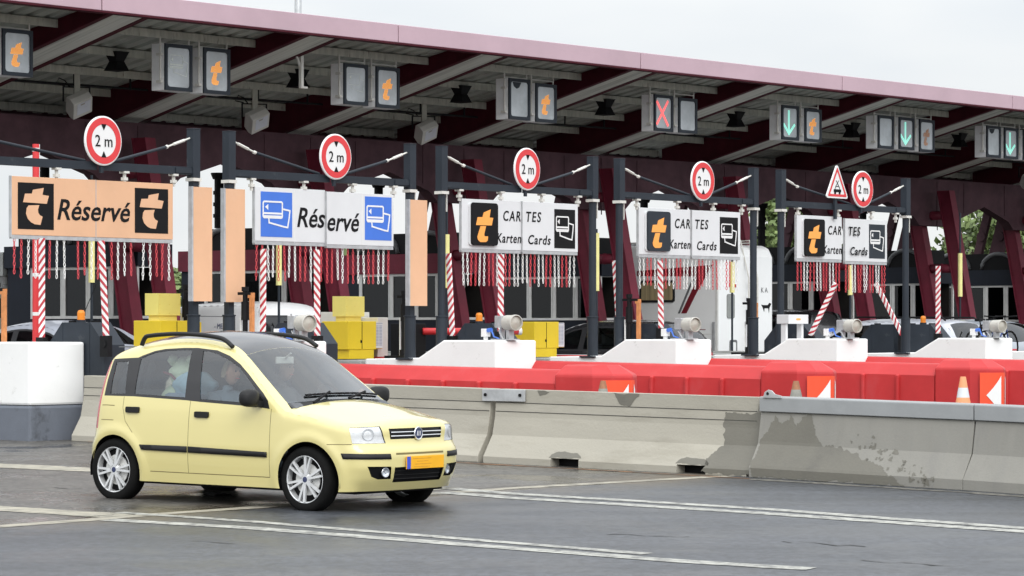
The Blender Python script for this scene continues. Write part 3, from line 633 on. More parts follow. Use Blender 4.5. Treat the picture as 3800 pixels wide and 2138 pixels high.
SIG = [([(-70, 118, 285, 'blank'), (62, 110, 283, 't')], 'pair of lane signals at the left edge, its right screen showing an amber t'),
 ([(660, 165, 338, 'card'), (802, 180, 350, 't')], 'pair of lane signals, unlit card outline beside amber t, above the orange board'),
 ([(1318, 238, 390, 'cardfaint'), (1436, 250, 402, 't')], 'pair of lane signals with a faint card outline beside an amber t, left of centre'),
 ([(1925, 293, 445, 'torn'), (2024, 312, 455, 't')], 'pair of lane signals whose left screen film is torn beside an amber t'),
 ([(2460, 353, 488, 'x'), (2550, 365, 495, 'blank')], 'pair of lane signals showing a red cross and an empty screen'),
 ([(2930, 392, 520, 'down'), (3015, 405, 527, 't')], 'pair of lane signals showing a green down arrow and an amber t'),
 ([(3285, 430, 552, 'blank'), (3362, 437, 556, 'down'), (3437, 445, 565, 'tdim')], 'row of three lane signals with a green down arrow in the middle'),
 ([(3685, 468, 585, 'torn'), (3750, 476, 590, 'down'), (3820, 484, 596, 'blank')], 'lane signals at the right edge with a green down arrow')]
for l, lab in SIG: signal(l, lab)
# ------------------------------------------------------------------ lamps and speakers hung under the canopy
def floodlight(px, py, lab):
    c = 9.6; a = a_at(px, c); z = z_at(py, a, c); t = tthing('canopy_floodlight', lab, 'floodlight', a, c, z, 'pale floodlights under the canopy', turn=R(-28))
    b = MB(); b.prism([(-.18, -.19), (.18, -.19), (.21, -.08), (.17, .05), (-.17, .05), (-.21, -.08)], 'x', -.19, .19); o = b.build('housing', 'lamp', t, bevel=.012); o.rotation_euler = (R(-46), R(-24), R(10))
    g = MB(); g.box(-.12, .15, -.148, .11, -.196, -.191); g.box(-.05, .03, -.13, -.10, -.2, -.1965, 1); q = g.build('glass', ['screen', 'lens'], o); q.data.materials[0] = M['lampglass']
    p = MB(); p.box(-.05, .05, -.03, .03, .12, DZ(9.6) - z - .13); p.build('hanger', 'purlin', t)
    y = MB(); y.bar((-.23, .02, .0), (-.23, .02, .25), .02, .04); y.bar((.23, .02, .0), (.23, .02, .25), .02, .04); y.bar((-.24, .02, .25), (.24, .02, .25), .04, .02)
    w = [(-.12, .03, .26), (-.2, .03, .36), (-.3, .03, .40), (-.36, .03, .3), (-.2, .03, .27)]; y.tube(w, .012, 5); y.build('yoke', 'black', t)
M['lampglass'] = mat('frosted_lamp_glass', (.62, .64, .70), .3, .05, 5.)
for px, py, lab in ((285, 378, 'pale floodlight hung left of the first round sign'), (945, 437, 'pale floodlight hung above the blue card board'), (1573, 480, 'pale floodlight hung above the first CARTES gantry post'), (3812, 660, 'pale floodlight cut by the right edge')): floodlight(px, py, lab)
def speaker(px, py, lab):
    c = 8.4; a = a_at(px, c); z = z_at(py, a, c); t = tthing('twin_horn', lab, 'loudspeaker', a, c, z, 'black twin horns under the canopy')
    for s in (-1, 1):
        m = MB(); m.lathe([(.0, 0), (.13, 0), (.15, s * .04), (.21, s * .15), (.23, s * .16), (.0, s * .13)], 4, 'z'); o = m.build('horn', 'black', t, bevel=.006); o.rotation_euler = (0, 0, R(45))
    p = MB(); p.box(-.02, .02, -.02, .02, .1, DZ(8.4) - z - .11); p.build('hanger', 'black', t)
for i, (px, py) in enumerate(((433, 228), (1105, 292), (1710, 350), (2245, 398), (2730, 443), (3160, 483), (3560, 520))):
    speaker(px, py, 'black bow-tie shaped twin horn under the canopy, ' + ['leftmost, beside the card signal', 'second from left behind a white bracket', 'third from left', 'left of the red cross signal', 'left of the first green arrow signal', 'left of the triple signal', 'rightmost'][i])
def bracket_post():
    c = 6.9; a = a_at(1118, c); t = tthing('canopy_bracket', 'white steel bracket post hung under the canopy above the second black horn', 'bracket', a, c, 0)
    m = MB(); zt = DZ(c) - .02; zb = z_at(328, a, c); m.box(-.03, .03, -.03, .03, zb, zt); m.bar((-.26, 0, zt), (0, 0, zb + .32), .03, .03); m.box(.03, .13, -.03, .03, zb, zb + .035); m.build('bracket', 'lamp', t)
bracket_post()
# ------------------------------------------------------------------ booths
M['boothglass'] = glass('dark_booth_glass', (.16, .165, .17), .35)
def make_booth():
    t = thing('toll_booth', 'x', 'toll booth')
    L0, L1, w = 0., 3.5, .75
    lo = MB(); lo.box(0, w, L0, L1, -.9, .86); lo.build('lower_wall', 'navy', t)
    sd_ = MB(); sd_.box(0, w, L1 - .7, L1, .86, 1.80); sd_.build('side_panel', 'navy', t)
    fr = MB(); ys = [L0, L0 + .62, L0 + 1.22, L0 + 1.9, L0 + 2.76]
    for y in ys: fr.box(-.02, .03, y, y + .085, .86, 1.80)
    for y in ys[1:-1]: fr.box(-.015, .02, y + .10, y + .135, .9, 1.75)
    fr.box(-.018, .028, L0, L1 - .7, .86, .91); fr.box(-.018, .028, L0, L1 - .7, 1.75, 1.80); fr.box(.0, w, -.02, .03, .86, .91); fr.box(w - .05, w, -.021, .029, .86, 1.80)
    fr.build('window_frame', 'alu', t)
    for y0, y1 in zip(ys, ys[1:]): g = MB(); g.box(.0, .006, y0 + .086, y1 - .001, .911, 1.749); g.build('pane', 'boothglass', t)
    b = MB(); b.box(-.05, w + .05, -.05, L1 + .05, 1.80, 2.2); b.build('roof_band', 'navy', t)
    c = MB(); c.box(.0, w, .25, L1 - .3, 2.2, 2.62); c.build('roof_box', 'black', t)
    for yc in (.9, 2.3):
        P = [(0, yc + .52 * math.cos(R(q)), 2.22 + .40 * math.sin(R(q))) for q in range(0, 181, 15)]; h = MB(); h.tube(P, .055, 10); h.build('roof_arch', 'slate2', t, smooth=True)
    it = MB(); it.box(w - .03, w - .01, .1, L1 - .1, .86, 1.79); it.box(.25, .6, .5, 2.2, .86, 1.02); it.box(.3, .5, .9, 1.1, 1.02, 1.4); it.box(.3, .5, 1.9, 2.0, 1.02, 1.7); it.build('counter', 'interior', t)
    cu = MB()
    for y in (.15, 1.35, 2.1): cu.prism([(y, .95), (y + .42, .95), (y + .25, 1.72), (y + .05, 1.72)], 'x', .10, .12)
    cu.build('curtain', 'curtain', t)
    return t
M['slate2'] = mat('mid_grey_arch', (.12, .125, .13), .5, .1, 4.); M['interior'] = mat('dark_interior', (.02, .018, .016), .8, .3, 3.); M['curtain'] = mat('grey_curtain', (.38, .35, .31), .9, .1, 4.)
M['band_maroon'] = M['maroon']
booth = make_booth(); used = False
BL = ['leftmost toll booth behind the orange board and silver saloon', 'toll booth behind the white van', 'maroon banded toll booth behind the yellow cabinet with the notice', 'maroon banded toll booth behind the black car', 'toll booth hidden behind the motorhome', 'toll booth with a dark band behind the black hatchback', 'toll booth behind the silver estate car', 'rightmost toll booth with a domed roof arch', 'toll booth at the far right edge']
for i in range(-1, 8):
    o = booth if not used else copy_tree(booth); used = True
    a = 6.07 + 4.46 * (i + 1) - .25 + .35 - .1; X, Y = W2(a, 10.45); o.location = (X, Y, .90); o.rotation_euler = (0, 0, TH)
    tag(o, BL[i + 1], 'toll booth', 'toll booths under the canopy')
    if i in (1, 2, 4):
        for ch in o.children:
            if ch.name.startswith('roof_band'): ch.data = ch.data.copy(); ch.data.materials[0] = M['maroon']
def stack(i, px, py):
    c = 12.1; a = a_at(px, c); t = tthing('vent_stack', 'black capped vent pipe on the booth roof, ' + ['leftmost behind the orange board', 'left of the second gantry', 'behind the blue card board', 'behind the CARTES board before the motorhome', 'beside the gantry in front of green trees', 'below the rightmost round sign'][i], 'vent pipe', a, c, 3.6, 'black vent pipes on the booths')
    zt = z_at(py, a, c); m = MB(); m.tube([(0, 0, -.1), (0, 0, zt - 3.68)], .09, 14); m.tube([(0, 0, zt - 3.72), (0, 0, zt - 3.62), (0, 0, zt - 3.6)], [.12, .16, .16], 14)
    z = .1
    while z < zt - 3.9: m.tube([(0, 0, z), (0, 0, z + .07)], .115, 14); z += .22
    m.build('pipe', 'black', t)
for i, (px, py) in enumerate(((165, 592), (813, 642), (1405, 675), (2390, 733), (2826, 755), (3202, 776))): stack(i, px, py)
def tiled_wall():
    a, c = 10.5, 14.05; t = tthing('tiled_hut', 'white tiled hut with a grey upper band at the left edge', 'hut', a, c, 0)
    m = MB(); m.box(0, 1.2, 0, 2.0, .2, 2.55); m.build('wall', 'tiles', t); b = MB(); b.box(-.03, 1.2, -.03, 2.05, 2.56, 3.0); b.build('band', 'slab', t)
def tile_mat():
    m = mat('white_tiles', (.74, .75, .74), .3, .04, 3.); n = m.node_tree.nodes; l = m.node_tree.links; b = n['Principled BSDF']
    t = n.new('ShaderNodeTexCoord'); mp_ = n.new('ShaderNodeMapping'); mp_.inputs['Rotation'].default_value = (R(90), 0, R(90)); l.new(t.outputs['Object'], mp_.inputs[0]); br = n.new('ShaderNodeTexBrick')
    br.offset = 0; br.inputs['Scale'].default_value = 4.5; br.inputs['Color1'].default_value = (.74, .75, .74, 1); br.inputs['Color2'].default_value = (.70, .71, .70, 1); br.inputs['Mortar'].default_value = (.16, .16, .16, 1); br.inputs['Mortar Size'].default_value = .015; br.inputs['Brick Width'].default_value = .9; br.inputs['Row Height'].default_value = .9
    l.new(mp_.outputs[0], br.inputs['Vector']); l.new(br.outputs['Color'], b.inputs['Base Color']); return m
M['tiles'] = tile_mat(); tiled_wall()
# ------------------------------------------------------------------ poles
def sleeve_pole(i, px, y0, y1, yt):
    c = 7.4; a = a_at(px, c); t = tthing('sleeved_pole', 'thin dark pole with a pale yellow sleeve, ' + ['behind the orange Réservé board', 'behind the blue card board', 'left of the first CARTES board', 'beside the gantry post left of the motorhome', 'in front of the motorhome rear', 'behind the board below the triangle sign', 'farthest right between maroon legs'][i], 'pole', a, c, 0, 'poles with pale yellow sleeves')
    m = MB(); m.tube([(0, 0, .3), (0, 0, z_at(yt, a, c))], .022, 8); m.build('pole', 'slate', t); s = MB(); s.tube([(0, 0, z_at(y1, a, c)), (0, 0, z_at(y0, a, c))], .052, 12); s.build('sleeve', 'yelsleeve', t, smooth=False)
for i, q in enumerate(((340, 880, 1049, 650), (1035, 905, 1059, 880), (1658, 870, 1069, 720), (2214, 865, 1080, 850), (2717, 972, 1086, 960), (3155, 985, 1095, 980), (3563, 940, 1101, 790))): sleeve_pole(i, *q)
def band_pole():
    a, c = 2.0, c_at(133, 2.0); t = tthing('banded_pole', 'thick red pole with narrow white bands behind the orange board', 'pole', a, c, 0)
    zt, r = z_at(535, a, c), .048
    m = MB(); m.tube([(0, 0, .5), (0, 0, zt)], r, 16); m.build('pole', 'red', t, smooth=False); w = MB()
    for py in (556, 1020, 1165): z = z_at(py, a, c); w.tube([(0, 0, z - .025), (0, 0, z + .025)], r + .002, 16)
    w.build('white_band', 'white', t)
    s = MB(); s.box(r, r + .018, -.01, .01, .6, zt); s.build('edge_strip', 'white', t)
band_pole()
M['stripe'] = None
def stripe_mat():
    m = mat('red_white_stripes', (.6, .05, .06), .45, .05, 5.); n = m.node_tree.nodes; l = m.node_tree.links; b = n['Principled BSDF']
    t = n.new('ShaderNodeTexCoord'); s = n.new('ShaderNodeSeparateXYZ'); l.new(t.outputs['Object'], s.inputs[0])
    ad = n.new('ShaderNodeMath'); ad.operation = 'MULTIPLY_ADD'; ad.inputs[1].default_value = 1.; l.new(s.outputs[0], ad.inputs[0]); ad.inputs[1].default_value = -1.; l.new(s.outputs[2], ad.inputs[2])
    ad2 = n.new('ShaderNodeMath'); ad2.operation = 'ADD'; l.new(ad.outputs[0], ad2.inputs[0]); l.new(s.outputs[1], ad2.inputs[1])
    fr = n.new('ShaderNodeMath'); fr.operation = 'FRACT'; ml = n.new('ShaderNodeMath'); ml.operation = 'MULTIPLY'; ml.inputs[1].default_value = 9.; l.new(ad2.outputs[0], ml.inputs[0]); l.new(ml.outputs[0], fr.inputs[0])
    gt = n.new('ShaderNodeMath'); gt.operation = 'GREATER_THAN'; gt.inputs[1].default_value = .55; l.new(fr.outputs[0], gt.inputs[0])
    x = n.new('ShaderNodeMix'); x.data_type = 'RGBA'; x.inputs['A'].default_value = (.78, .77, .76, 1); x.inputs['B'].default_value = (.46, .035, .05, 1); l.new(gt.outputs[0], x.inputs['Factor']); l.new(x.outputs['Result'], b.inputs['Base Color']); return m
M['stripe'] = stripe_mat()
def gate(i, k, poles, lab, beacon=None):
    """automatic barrier cabinet on island k with raised striped arms; poles: (px bottom, py bottom, px top, py top)"""
    a = ISL[k] + .62; cs = [c_at(p[0], a) for p in poles]; c0 = sum(cs) / len(cs) if len(cs) > 1 else cs[0]
    if len(cs) == 1: c0 += .45
    hl = .52; t = tthing('barrier_gate', lab, 'lane barrier', a, c0, 0, 'automatic lane barriers'); zt = 1.66; zb = .3
    m = MB(); m.prism([(-hl, zb), (-hl, zt - .28), (-hl + .26, zt), (hl - .26, zt), (hl, zt - .28), (hl, zb)], 'x', -.16, .18); m.box(-.165, -.16, -hl + .27, -hl + .275, zb, zt - .01); m.box(-.165, -.16, hl - .275, hl - .27, zb, zt - .01)
    m.build('cabinet', 'slate', t, bevel=.012)
    d = MB()
    for yy in (-.2, .22): d.box(-.05, .05, yy - .04, yy + .04, zt, zt + .02)
    d.build('lid_fitting', 'black', t)
    if beacon is not None:
        b = MB(); y = c_at(beacon, a) - c0; b.lathe([(0, zt + .155), (.035, zt + .15), (.05, zt + .12), (.05, zt + .03), (.055, zt + .03)], 14, 'z', (0, y, 0)); b.lathe([(.055, zt + .032), (.06, zt + .03), (.06, zt)], 14, 'z', (0, y, 0), 1); b.build('beacon', ['beacon', 'slate'], t, smooth=False)
    for ip, (p, cc) in enumerate(zip(poles, cs)):
        y0 = cc - c0; z0 = z_at(p[1], a, cc); c1 = c_at(p[2], a); y1 = c1 - c0; z1 = z_at(p[3], a, c1)
        s = MB(); d_ = Vector((0, y1 - y0, z1 - z0)); s.box(-.017, .017, -.041, .041, 0, d_.length); o = s.build('arm', 'stripe', t); o.location = (-.20, y0, z0); o.rotation_euler = (-math.atan2(y1 - y0, z1 - z0), 0, 0)
        if ip % 2: o.rotation_euler = (math.atan2(y1 - y0, z1 - z0), 0, math.pi)
        h = MB(); h.box(-.24, -.162, y0 - .07, y0 + .07, z0 - .26, z0 + .0); h.tube([(-.25, y0, z0 - .1), (-.16, y0, z0 - .1)], .05, 12); h.build('arm_hinge', 'black', t)
gate(0, 0, [(200, 1252, 200, 885), (438, 1246, 421, 895)], 'slate barrier cabinet with an orange beacon beside the silver saloon', 301)
gate(1, 1, [(1014, 1240, 1016, 925), (1216, 1246, 1214, 928)], 'slate barrier cabinet with two striped arms half hidden by the white van')
gate(2, 2, [(1712, 1247, 1697, 942), (1890, 1230, 1893, 945)], 'slate barrier cabinet with an orange beacon right of the yellow notice cabinet', 1778)
gate(3, 3, [(2326, 1235, 2310, 968), (2482, 1218, 2478, 968)], 'slate barrier cabinet and striped arms in front of the motorhome')
gate(4, 4, [(3032, 1246, 3126, 1052)], 'slate barrier cabinet with a striped arm leaning to the right')
gate(5, 5, [(3372, 1246, 3272, 1052)], 'slate barrier cabinet with an orange beacon and an arm leaning to the left', 3426)
gate(6, 5, [(3503, 1238, 3503, 988)], 'slate barrier cabinet with an upright striped arm farthest right')
M['drumgrey'] = mat('grey_drum_paint', (.46, .45, .41), .55, .08, 6., dirt=(.30, .28, .24), dscale=7., dlo=.6, dhi=.8)
def drum(i, px, py):
    k = i + 1; a = ISL[k] - .1; c = c_at(px, a); z0 = 1.415; zc = z_at(py, a, c)
    t = tthing('drum_lamp', 'round grey drum signal lamp on a white island block, ' + ['in front of the white van', 'left of the yellow notice cabinet', 'in front of the motorhome', 'left of the silver estate car', 'farthest right above the red barriers'][i], 'signal lamp', a, c, z0, 'drum lamps on the island blocks', turn=R(-14)); z = zc - z0
    m = MB(); r = .108; m.lathe([(0, .10), (r * .92, .10), (r, .085), (r, -.08), (r * 1.06, -.085), (r * 1.06, -.135), (r * .95, -.14), (r * .93, -.10), (0, -.10)], 28, 'y', (0, 0, z)); m.build('drum', 'drumgrey', t, smooth=False)
    l = MB(); l.lathe([(0, -.13), (r * .5, -.122), (r * .92, -.105)], 28, 'y', (0, 0, z)); l.build('lens', 'lens', t, smooth=True)
    b = MB(); b.box(-.09, .09, .105, .27, z - .07, z + .10); b.build('rear_box', 'galv', t, bevel=.008)
    s = MB(); s.box(-.045, .045, -.02, .05, .0, z - r + .01); s.box(-.03, .03, .18, .22, 0, z - .07); s.box(-.1, .1, -.08, .35, 0, .02); s.tube([(-.05, .1, .0), (-.07, .16, .10), (-.06, .2, z - .1)], .012, 6); s.build('stand', 'galv', t)
    q = MB(); q.box(-.14, -.05, .42, .53, .05, .165); q.box(-.12, -.07, .45, .5, 0, .05); q.build('junction_box', 'white', t, bevel=.006)
    e = MB(); e.tube([(-.1, .41, .14), (-.1, .33, .15)], .03, 10); e.tube([(-.1, .33, .15), (-.09, .28, .05), (-.05, .2, .02)], .012, 6); e.build('blue_plug', 'blue', t)
for i, (px, py) in enumerate(((1128, 1200), (1895, 1198), (2560, 1205), (3160, 1210), (3700, 1211))): drum(i, px, py)
def yellow_machine(i, k, px, lab, upper=True, notice=True):
    a = ISL[k] - .05; c = c_at(px, a); t = tthing('yellow_cabinet', lab, 'toll machine', a, c, SLZ, 'yellow toll cabinets')
    if upper:
        u = MB(); u.box(-.25, .17, -.13, .13, .63, .93); u.box(-.21, .13, -.10, .10, .56, .63); rv = u
        for x in (-.22, -.04, .14):
            for z in (.66, .78, .90): rv.lathe([(0, -.002), (.006, -.002), (.006, 0)], 6, 'y', (x, -.1305, z), 1)
        u.build('upper_box', ['paleyel', 'yellow'], t, bevel=.006)
    m = MB(); m.box(-.32, .30, -.25, .28, .14, .56); m.box(.301, .52, -.18, .22, .15, .54); m.build('body', 'yellow', t, bevel=.008)
    d = MB(); d.box(-.02, -.01, -.2535, -.2505, .15, .55); d.box(-.05, -.025, -.256, -.2505, .24, .28); d.build('door_seam', 'black', t)
    p = MB(); p.box(-.28, .26, -.24, .26, 0, .139); p.build('plinth', 'yellow', t, bevel=.006)
    if notice and upper:
        gb = MB(); gb.box(.10, .75, .30, .70, .0, .70); gb.box(.55, .78, -.05, .28, .0, .62); gb.build('grey_cabinet', 'lamp', t, bevel=.006)
    if notice:
        q = MB(); q.box(.325, .50, -.20, -.182, .16, .545); qo = q.build('notice_board', 'panelw', t)
        l = MB()
        for z in range(14): l.box(.345, .405, -.2025, -.2005, .20 + z * .022, .211 + z * .022); l.box(.42, .48, -.2025, -.2005, .20 + z * .022, .211 + z * .022)
        l.box(.335, .49, -.2025, -.2005, .525, .535); l.build('printed_lines', 'lines', qo)
M['lines'] = mat('grey_blue_print', (.30, .33, .42), .6, .1, 30.)
yellow_machine(0, 1, 612, 'yellow toll cabinet left of the white van', notice=False)
yellow_machine(1, 2, 1300, 'yellow toll cabinet with a white notice board beside the maroon legs')
yellow_machine(2, 3, 1985, 'low yellow toll cabinet with a notice in front of the black car', upper=False)
def gate_stand(i, px_arm0, px_bar, py0, py1, k, lab):
    a = ISL[k] + (.30 if i not in (1,) else .25); c = c_at(px_bar, a) ; t = tthing('folding_gate', lab, 'gate', a, c, SLZ, 'folding rusty bar gates'); z0, z1 = z_at(py1, a, c) - SLZ, z_at(py0, a, c) - SLZ
    dy = c_at(px_arm0, a) - c
    m = MB(); m.tube([(0, dy, 0), (0, dy, z1 + .06)], .035, 10); m.tube([(0, dy, z1 - .35), (0, dy, z1 - .1)], .055, 10); m.bar((0, dy + .12, z1 + .01), (0, .0, z1 + .01), .05, .04); m.tube([(0, dy, z1 + .04), (0, dy, z1 + .10)], .05, 10)
    m.bar((-.2, dy - .35, .03), (.1, dy + .35, .03), .05, .04); m.bar((.2, dy - .3, .03), (-.1, dy + .3, .03), .05, .04); m.tube([(0, dy, .02), (0, dy, .14)], .07, 10); m.build('stand', 'black', t)
    b = MB(); b.box(-.022, .022, -.03, .03, max(z0, .02), z1); b.box(-.024, .024, -.032, .055, z1 - .05, z1 + .02); b.build('bar', 'rust', t)
    r = MB(); r.tube([(0, dy + .08, .05), (0, dy + .08, z1 - .3)], .014, 6); r.build('guide_rod', 'alu', t)
gate_stand(0, -12, 15, 1078, 1300, 0, 'folding gate with a rusty bar at the left edge')
gate_stand(1, 690, 718, 1083, 1262, 1, 'folding gate with a rusty bar beside the first orange side board')
gate_stand(2, 910, 935, 1092, 1240, 1, 'folding gate with a rusty bar before the white van')
gate_stand(3, 1500, 1527, 1104, 1310, 2, 'folding gate with a rusty bar right of the notice cabinet')
gate_stand(4, 2335, 2370, 1115, 1330, 3, 'folding gate with a rusty bar before the motorhome side')
gate_stand(5, 2780, 2805, 1128, 1305, 4, 'folding gate with a rusty bar before the motorhome rear')
def red_arm():
    a, c = 8.6, c_at(1600, 8.6); t = tthing('closed_barrier', 'closed red barrier arm with white tips between dark posts under the first CARTES board', 'lane barrier', a, c, 0)
    z = z_at(1230, a, c); m = MB(); m.tube([(-.2, .0, z), (1.2, -.75, z)], .055, 14); m.build('arm', 'red', t, smooth=True)
    for q in (.5, 1.2): w = MB(); y = -.75 * (q + .2) / 1.4; w.tube([(q, y, z), (q + .05, y - .027, z)], .058, 14); w.build('white_tip', 'white', t)
    b = MB(); b.box(-.5, -.12, .0, .4, .3, z + .12); b.build('cabinet', 'black', t, bevel=.01)
red_arm()
def rail():
    X, Y = W2(ISL[0] + .5, -.6); t = thing('guard_rail', 'short grey steel guard rail between the white block and the yellow car', 'guard rail', (X, Y, 0), TH)
    m = MB(); m.box(-.02, .5, -.75, -.70, .88, 1.02); m.box(-.02, .5, -.72, -.66, .55, .66); m.box(.1, .2, -.69, -.6, .1, .98); m.build('rail', 'galv', t)
rail()
# ------------------------------------------------------------------ red water-filled barriers
def water_row(i, px_nose, px_end, k, lab):
    a = ISL[k] + .55; c0 = c_at(px_nose, a); t = tthing('water_barrier', lab, 'plastic barrier', a, c0, 0, 'rows of red water filled barriers')
    L = 7.2 if px_end is None else c_at(px_end, a) - c0; n = 24; sl = gz(a, c0 + 4) - gz(a, c0); Z = lambda y: gz(a, c0 + y)
    P = [(-.29, .0), (-.27, .75), (-.12, .92), (.12, .92), (.27, .75), (.29, .0)]; m = MB(); np_ = len(P); ys = np.linspace(.0, L, 18)
    for y in ys: m.v += [(x, y, Z(y) + z) for x, z in P]
    for r in range(len(ys) - 1):
        for q in range(np_ - 1): m.f.append((r * np_ + q, r * np_ + q + 1, (r + 1) * np_ + q + 1, (r + 1) * np_ + q)); m.m.append(0)
    m.f += [tuple(range(np_)), tuple(range((len(ys) - 1) * np_, len(ys) * np_))[::-1]]; m.m += [0, 0]; m.build('body', 'redplastic', t, bevel=.03)
    rb = MB(); y = .62
    while y < L - .1:
        rb.prism([(y - .03, Z(y) + .02), (y + .03, Z(y) + .02), (y + .03, Z(y) + .75), (y - .03, Z(y) + .75)], 'x', -.322, .322); y += .60
    rb.build('ribs', 'redplastic', t, bevel=.02)
    nz = MB(); o = [(-.31, -.02), (-.31, -.62), (-.2, -.86), (.08, -.95), (.31, -.84), (.34, -.5), (.31, -.02)]; zn = Z(0) ; nn = len(o)
    nz.v += [(x, y, zn) for x, y in o] + [(x, y, zn + .86) for x, y in o] + [(x * .55, y * .72 - .06, zn + .985) for x, y in o]
    for r in range(2):
        for q in range(nn): nz.f.append((r * nn + q, r * nn + (q + 1) % nn, (r + 1) * nn + (q + 1) % nn, (r + 1) * nn + q)); nz.m.append(0)
    nz.f.append(tuple(range(2 * nn, 3 * nn))); nz.m.append(0); nz.build('nose', 'redplastic', t, bevel=.04)
    # curved arrow panel on the nose
    def pan(q0, q1, z0, z1, off, mi, mb):
        k_ = 10; pts = []
        for j in range(k_ + 1):
            s = q0 + (q1 - q0) * j / k_; x = -.30 + .60 * s; y = -.70 - .27 * math.sin(math.pi * min(1, max(0, .08 + .84 * s))) - off; pts.append((x, y))
        mb.add([(x, y, z0) for x, y in pts] + [(x, y, z1) for x, y in pts], [(j, j + 1, k_ + 2 + j, k_ + 1 + j) for j in range(k_)], mi)
    p = MB(); pan(.0, 1., zn + .15, zn + .80, .008, 0, p); p.build('arrow_panel', 'chev', t, recalc=False)
    w = MB()
    for q0, q1 in ((.10, .42), (.98, .60)):
        k_ = 8
        for j in range(k_):
            s0, s1 = j / k_, (j + 1) / k_; vs = []
            for s in (s0, s1):
                qq = q0 + (q1 - q0) * s; x = -.30 + .60 * qq; y = -.70 - .27 * math.sin(math.pi * min(1, max(0, .08 + .84 * qq))) - .014; h = .28 * s; vs += [(x, y, zn + .475 - h), (x, y, zn + .475 + h)]
            w.add(vs, [(0, 2, 3, 1)])
    w.build('white_arrow', 'white', t, recalc=False)
water_row(0, 2110, None, 1, 'red water barrier row with an arrow nose, starting behind the yellow car')
water_row(1, 2865, None, 2, 'red water barrier row below the white block in front of the motorhome')
water_row(2, 3505, None, 3, 'red water barrier row whose arrow nose has a cone beside it')
water_row(3, 4150, None, 4, 'red water barrier row running out of the right edge')
# ------------------------------------------------------------------ concrete barriers along the road
BP = [(-0.0, 0), ]
M['conc'] = mat('pale_concrete', (.36, .34, .288), .85, .08, 1.2, bump=.3, bscale=35, stretch=(.35, 1, 1.6), dirt=(.25, .233, .19), dscale=2.6, dlo=.50, dhi=.82)
M['conc2'] = mat('grey_concrete', (.238, .230, .206), .85, .06, 3., bump=.2, bscale=40, stretch=(2.5, 2.5, .35), dirt=(.185, .18, .17), dscale=1.5, dlo=.5, dhi=.8)
M['conc_cap'] = mat('smooth_concrete_cap', (.285, .295, .30), .8, .07, 3., bump=.12, bscale=40)
M['conc_wet'] = mat('damp_concrete', (.150, .142, .118), .6, .1, 2., bump=.2, bscale=35, dirt=(.12, .114, .098), dscale=2.)
def jersey(i, pa, pb, kind, lab, notch=(), wetends=()):
    A, B = arr(ground(*pa)), arr(ground(*pb)); d = B - A; L = float(np.hypot(d[0], d[1])); ang = math.atan2(d[1], d[0])
    t = thing('concrete_barrier', lab, 'concrete barrier', tuple(A), ang, 'concrete barriers along the road'); pit = d[2] / L
    Y = lambda p: p  # profile y: 0 = road-side toe, grows away from the road
    if kind == 0: P = [(0, 0), (0, .07), (.155, .30), (.20, .50), (.215, .655), (.215, .80), (.385, .80), (.385, .655), (.40, .5), (.445, .3), (.6, .07), (.6, 0)]
    else: P = [(0, 0), (0, .10), (.14, .34), (.19, .655), (.20, .66), (.40, .66), (.41, .655), (.46, .34), (.6, .10), (.6, 0)]
    def sec(m, x0, x1, poly, mi=0):
        n = len(poly); o = len(m.v); m.v += [(x, y, z + pit * x) for x in (x0, x1) for y, z in poly]
        tri = tessellate_polygon([[Vector((p[0], p[1], 0)) for p in poly]])
        m.f += [tuple(i_ + o for i_ in q) for q in tri] + [tuple(i_ + n + o for i_ in q) for q in tri] + [(o + i_, o + (i_ + 1) % n, o + n + (i_ + 1) % n, o + n + i_) for i_ in range(n)]; m.m += [mi] * (len(m.f) - len(m.m))
    m = MB(); gp = .012 if kind == 0 else .002; xs = [gp] + [v for q in notch for v in q] + [L - gp]; up = [(y, max(z, .088)) for y, z in P]; up[0] = (.012, .088); up[-1] = (.588, .088); up[1] = (.013, .089); up[-2] = (.587, .089)
    for k in range(len(xs) - 1): sec(m, xs[k], xs[k + 1], P if k % 2 == 0 else up)
    body = m.build('body', 'conc' if kind == 0 else 'conc2', t, bevel=.008)
    if notch:
        for q in notch: nb = MB(); sec(nb, q[0] - .0, q[1], [(.15, 0), (.15, .086), (.45, .086), (.45, 0)]); nb.build('drain_slot', 'black', t)
    if kind == 0:
        g = MB()
        for z, y in ((.652, .214), (.555, .2045)): sec(g, .02, L - .02, [(y - .003, z), (y - .003, z + .006), (y + .01, z + .006), (y + .01, z)])
        g.build('groove', 'crack', body)
    else:
        c = MB(); sec(c, .001, L - .001, [(.165, .662), (.165, .805), (.175, .815), (.425, .815), (.435, .805), (.435, .662)]); c.build('cap', 'conc_cap', t, bevel=.01)
    for (x0, x1, poly) in wetends:
        w = MB(); pp = poly; n = len(pp)
        def surf(z):
            ys = [q[0] for q in P[:len(P) // 2]]; zs = [q[1] for q in P[:len(P) // 2]]; return float(np.interp(z, zs, ys))
        # stain that follows the face of the barrier
        ST = resample(pp, .04); G = [(x, z) for x in np.arange(min(q[0] for q in pp), max(q[0] for q in pp), .05) for z in np.arange(0.005, .82, .03)]
        G = [g_ for g_, k_ in zip(G, inside(arr(G), pp)) if k_]; V = ST + G; rs = random.Random(i)
        vs, es, fs, *_ = delaunay_2d_cdt([Vector(v) for v in V], [(k_, (k_ + 1) % len(ST)) for k_ in range(len(ST))], [], 0, 1e-5)
        va = arr([tuple(v) for v in vs]); cen = arr([va[list(f)].mean(0) for f in fs]); ok = inside(cen, pp)
        w.add([(x, surf(z) - .003, z + pit * x) for x, z in va], [tuple(f) for f, k_ in zip(fs, ok) if k_]); w.build('damp_stain', 'conc_wet', body, recalc=False)
    return t, L
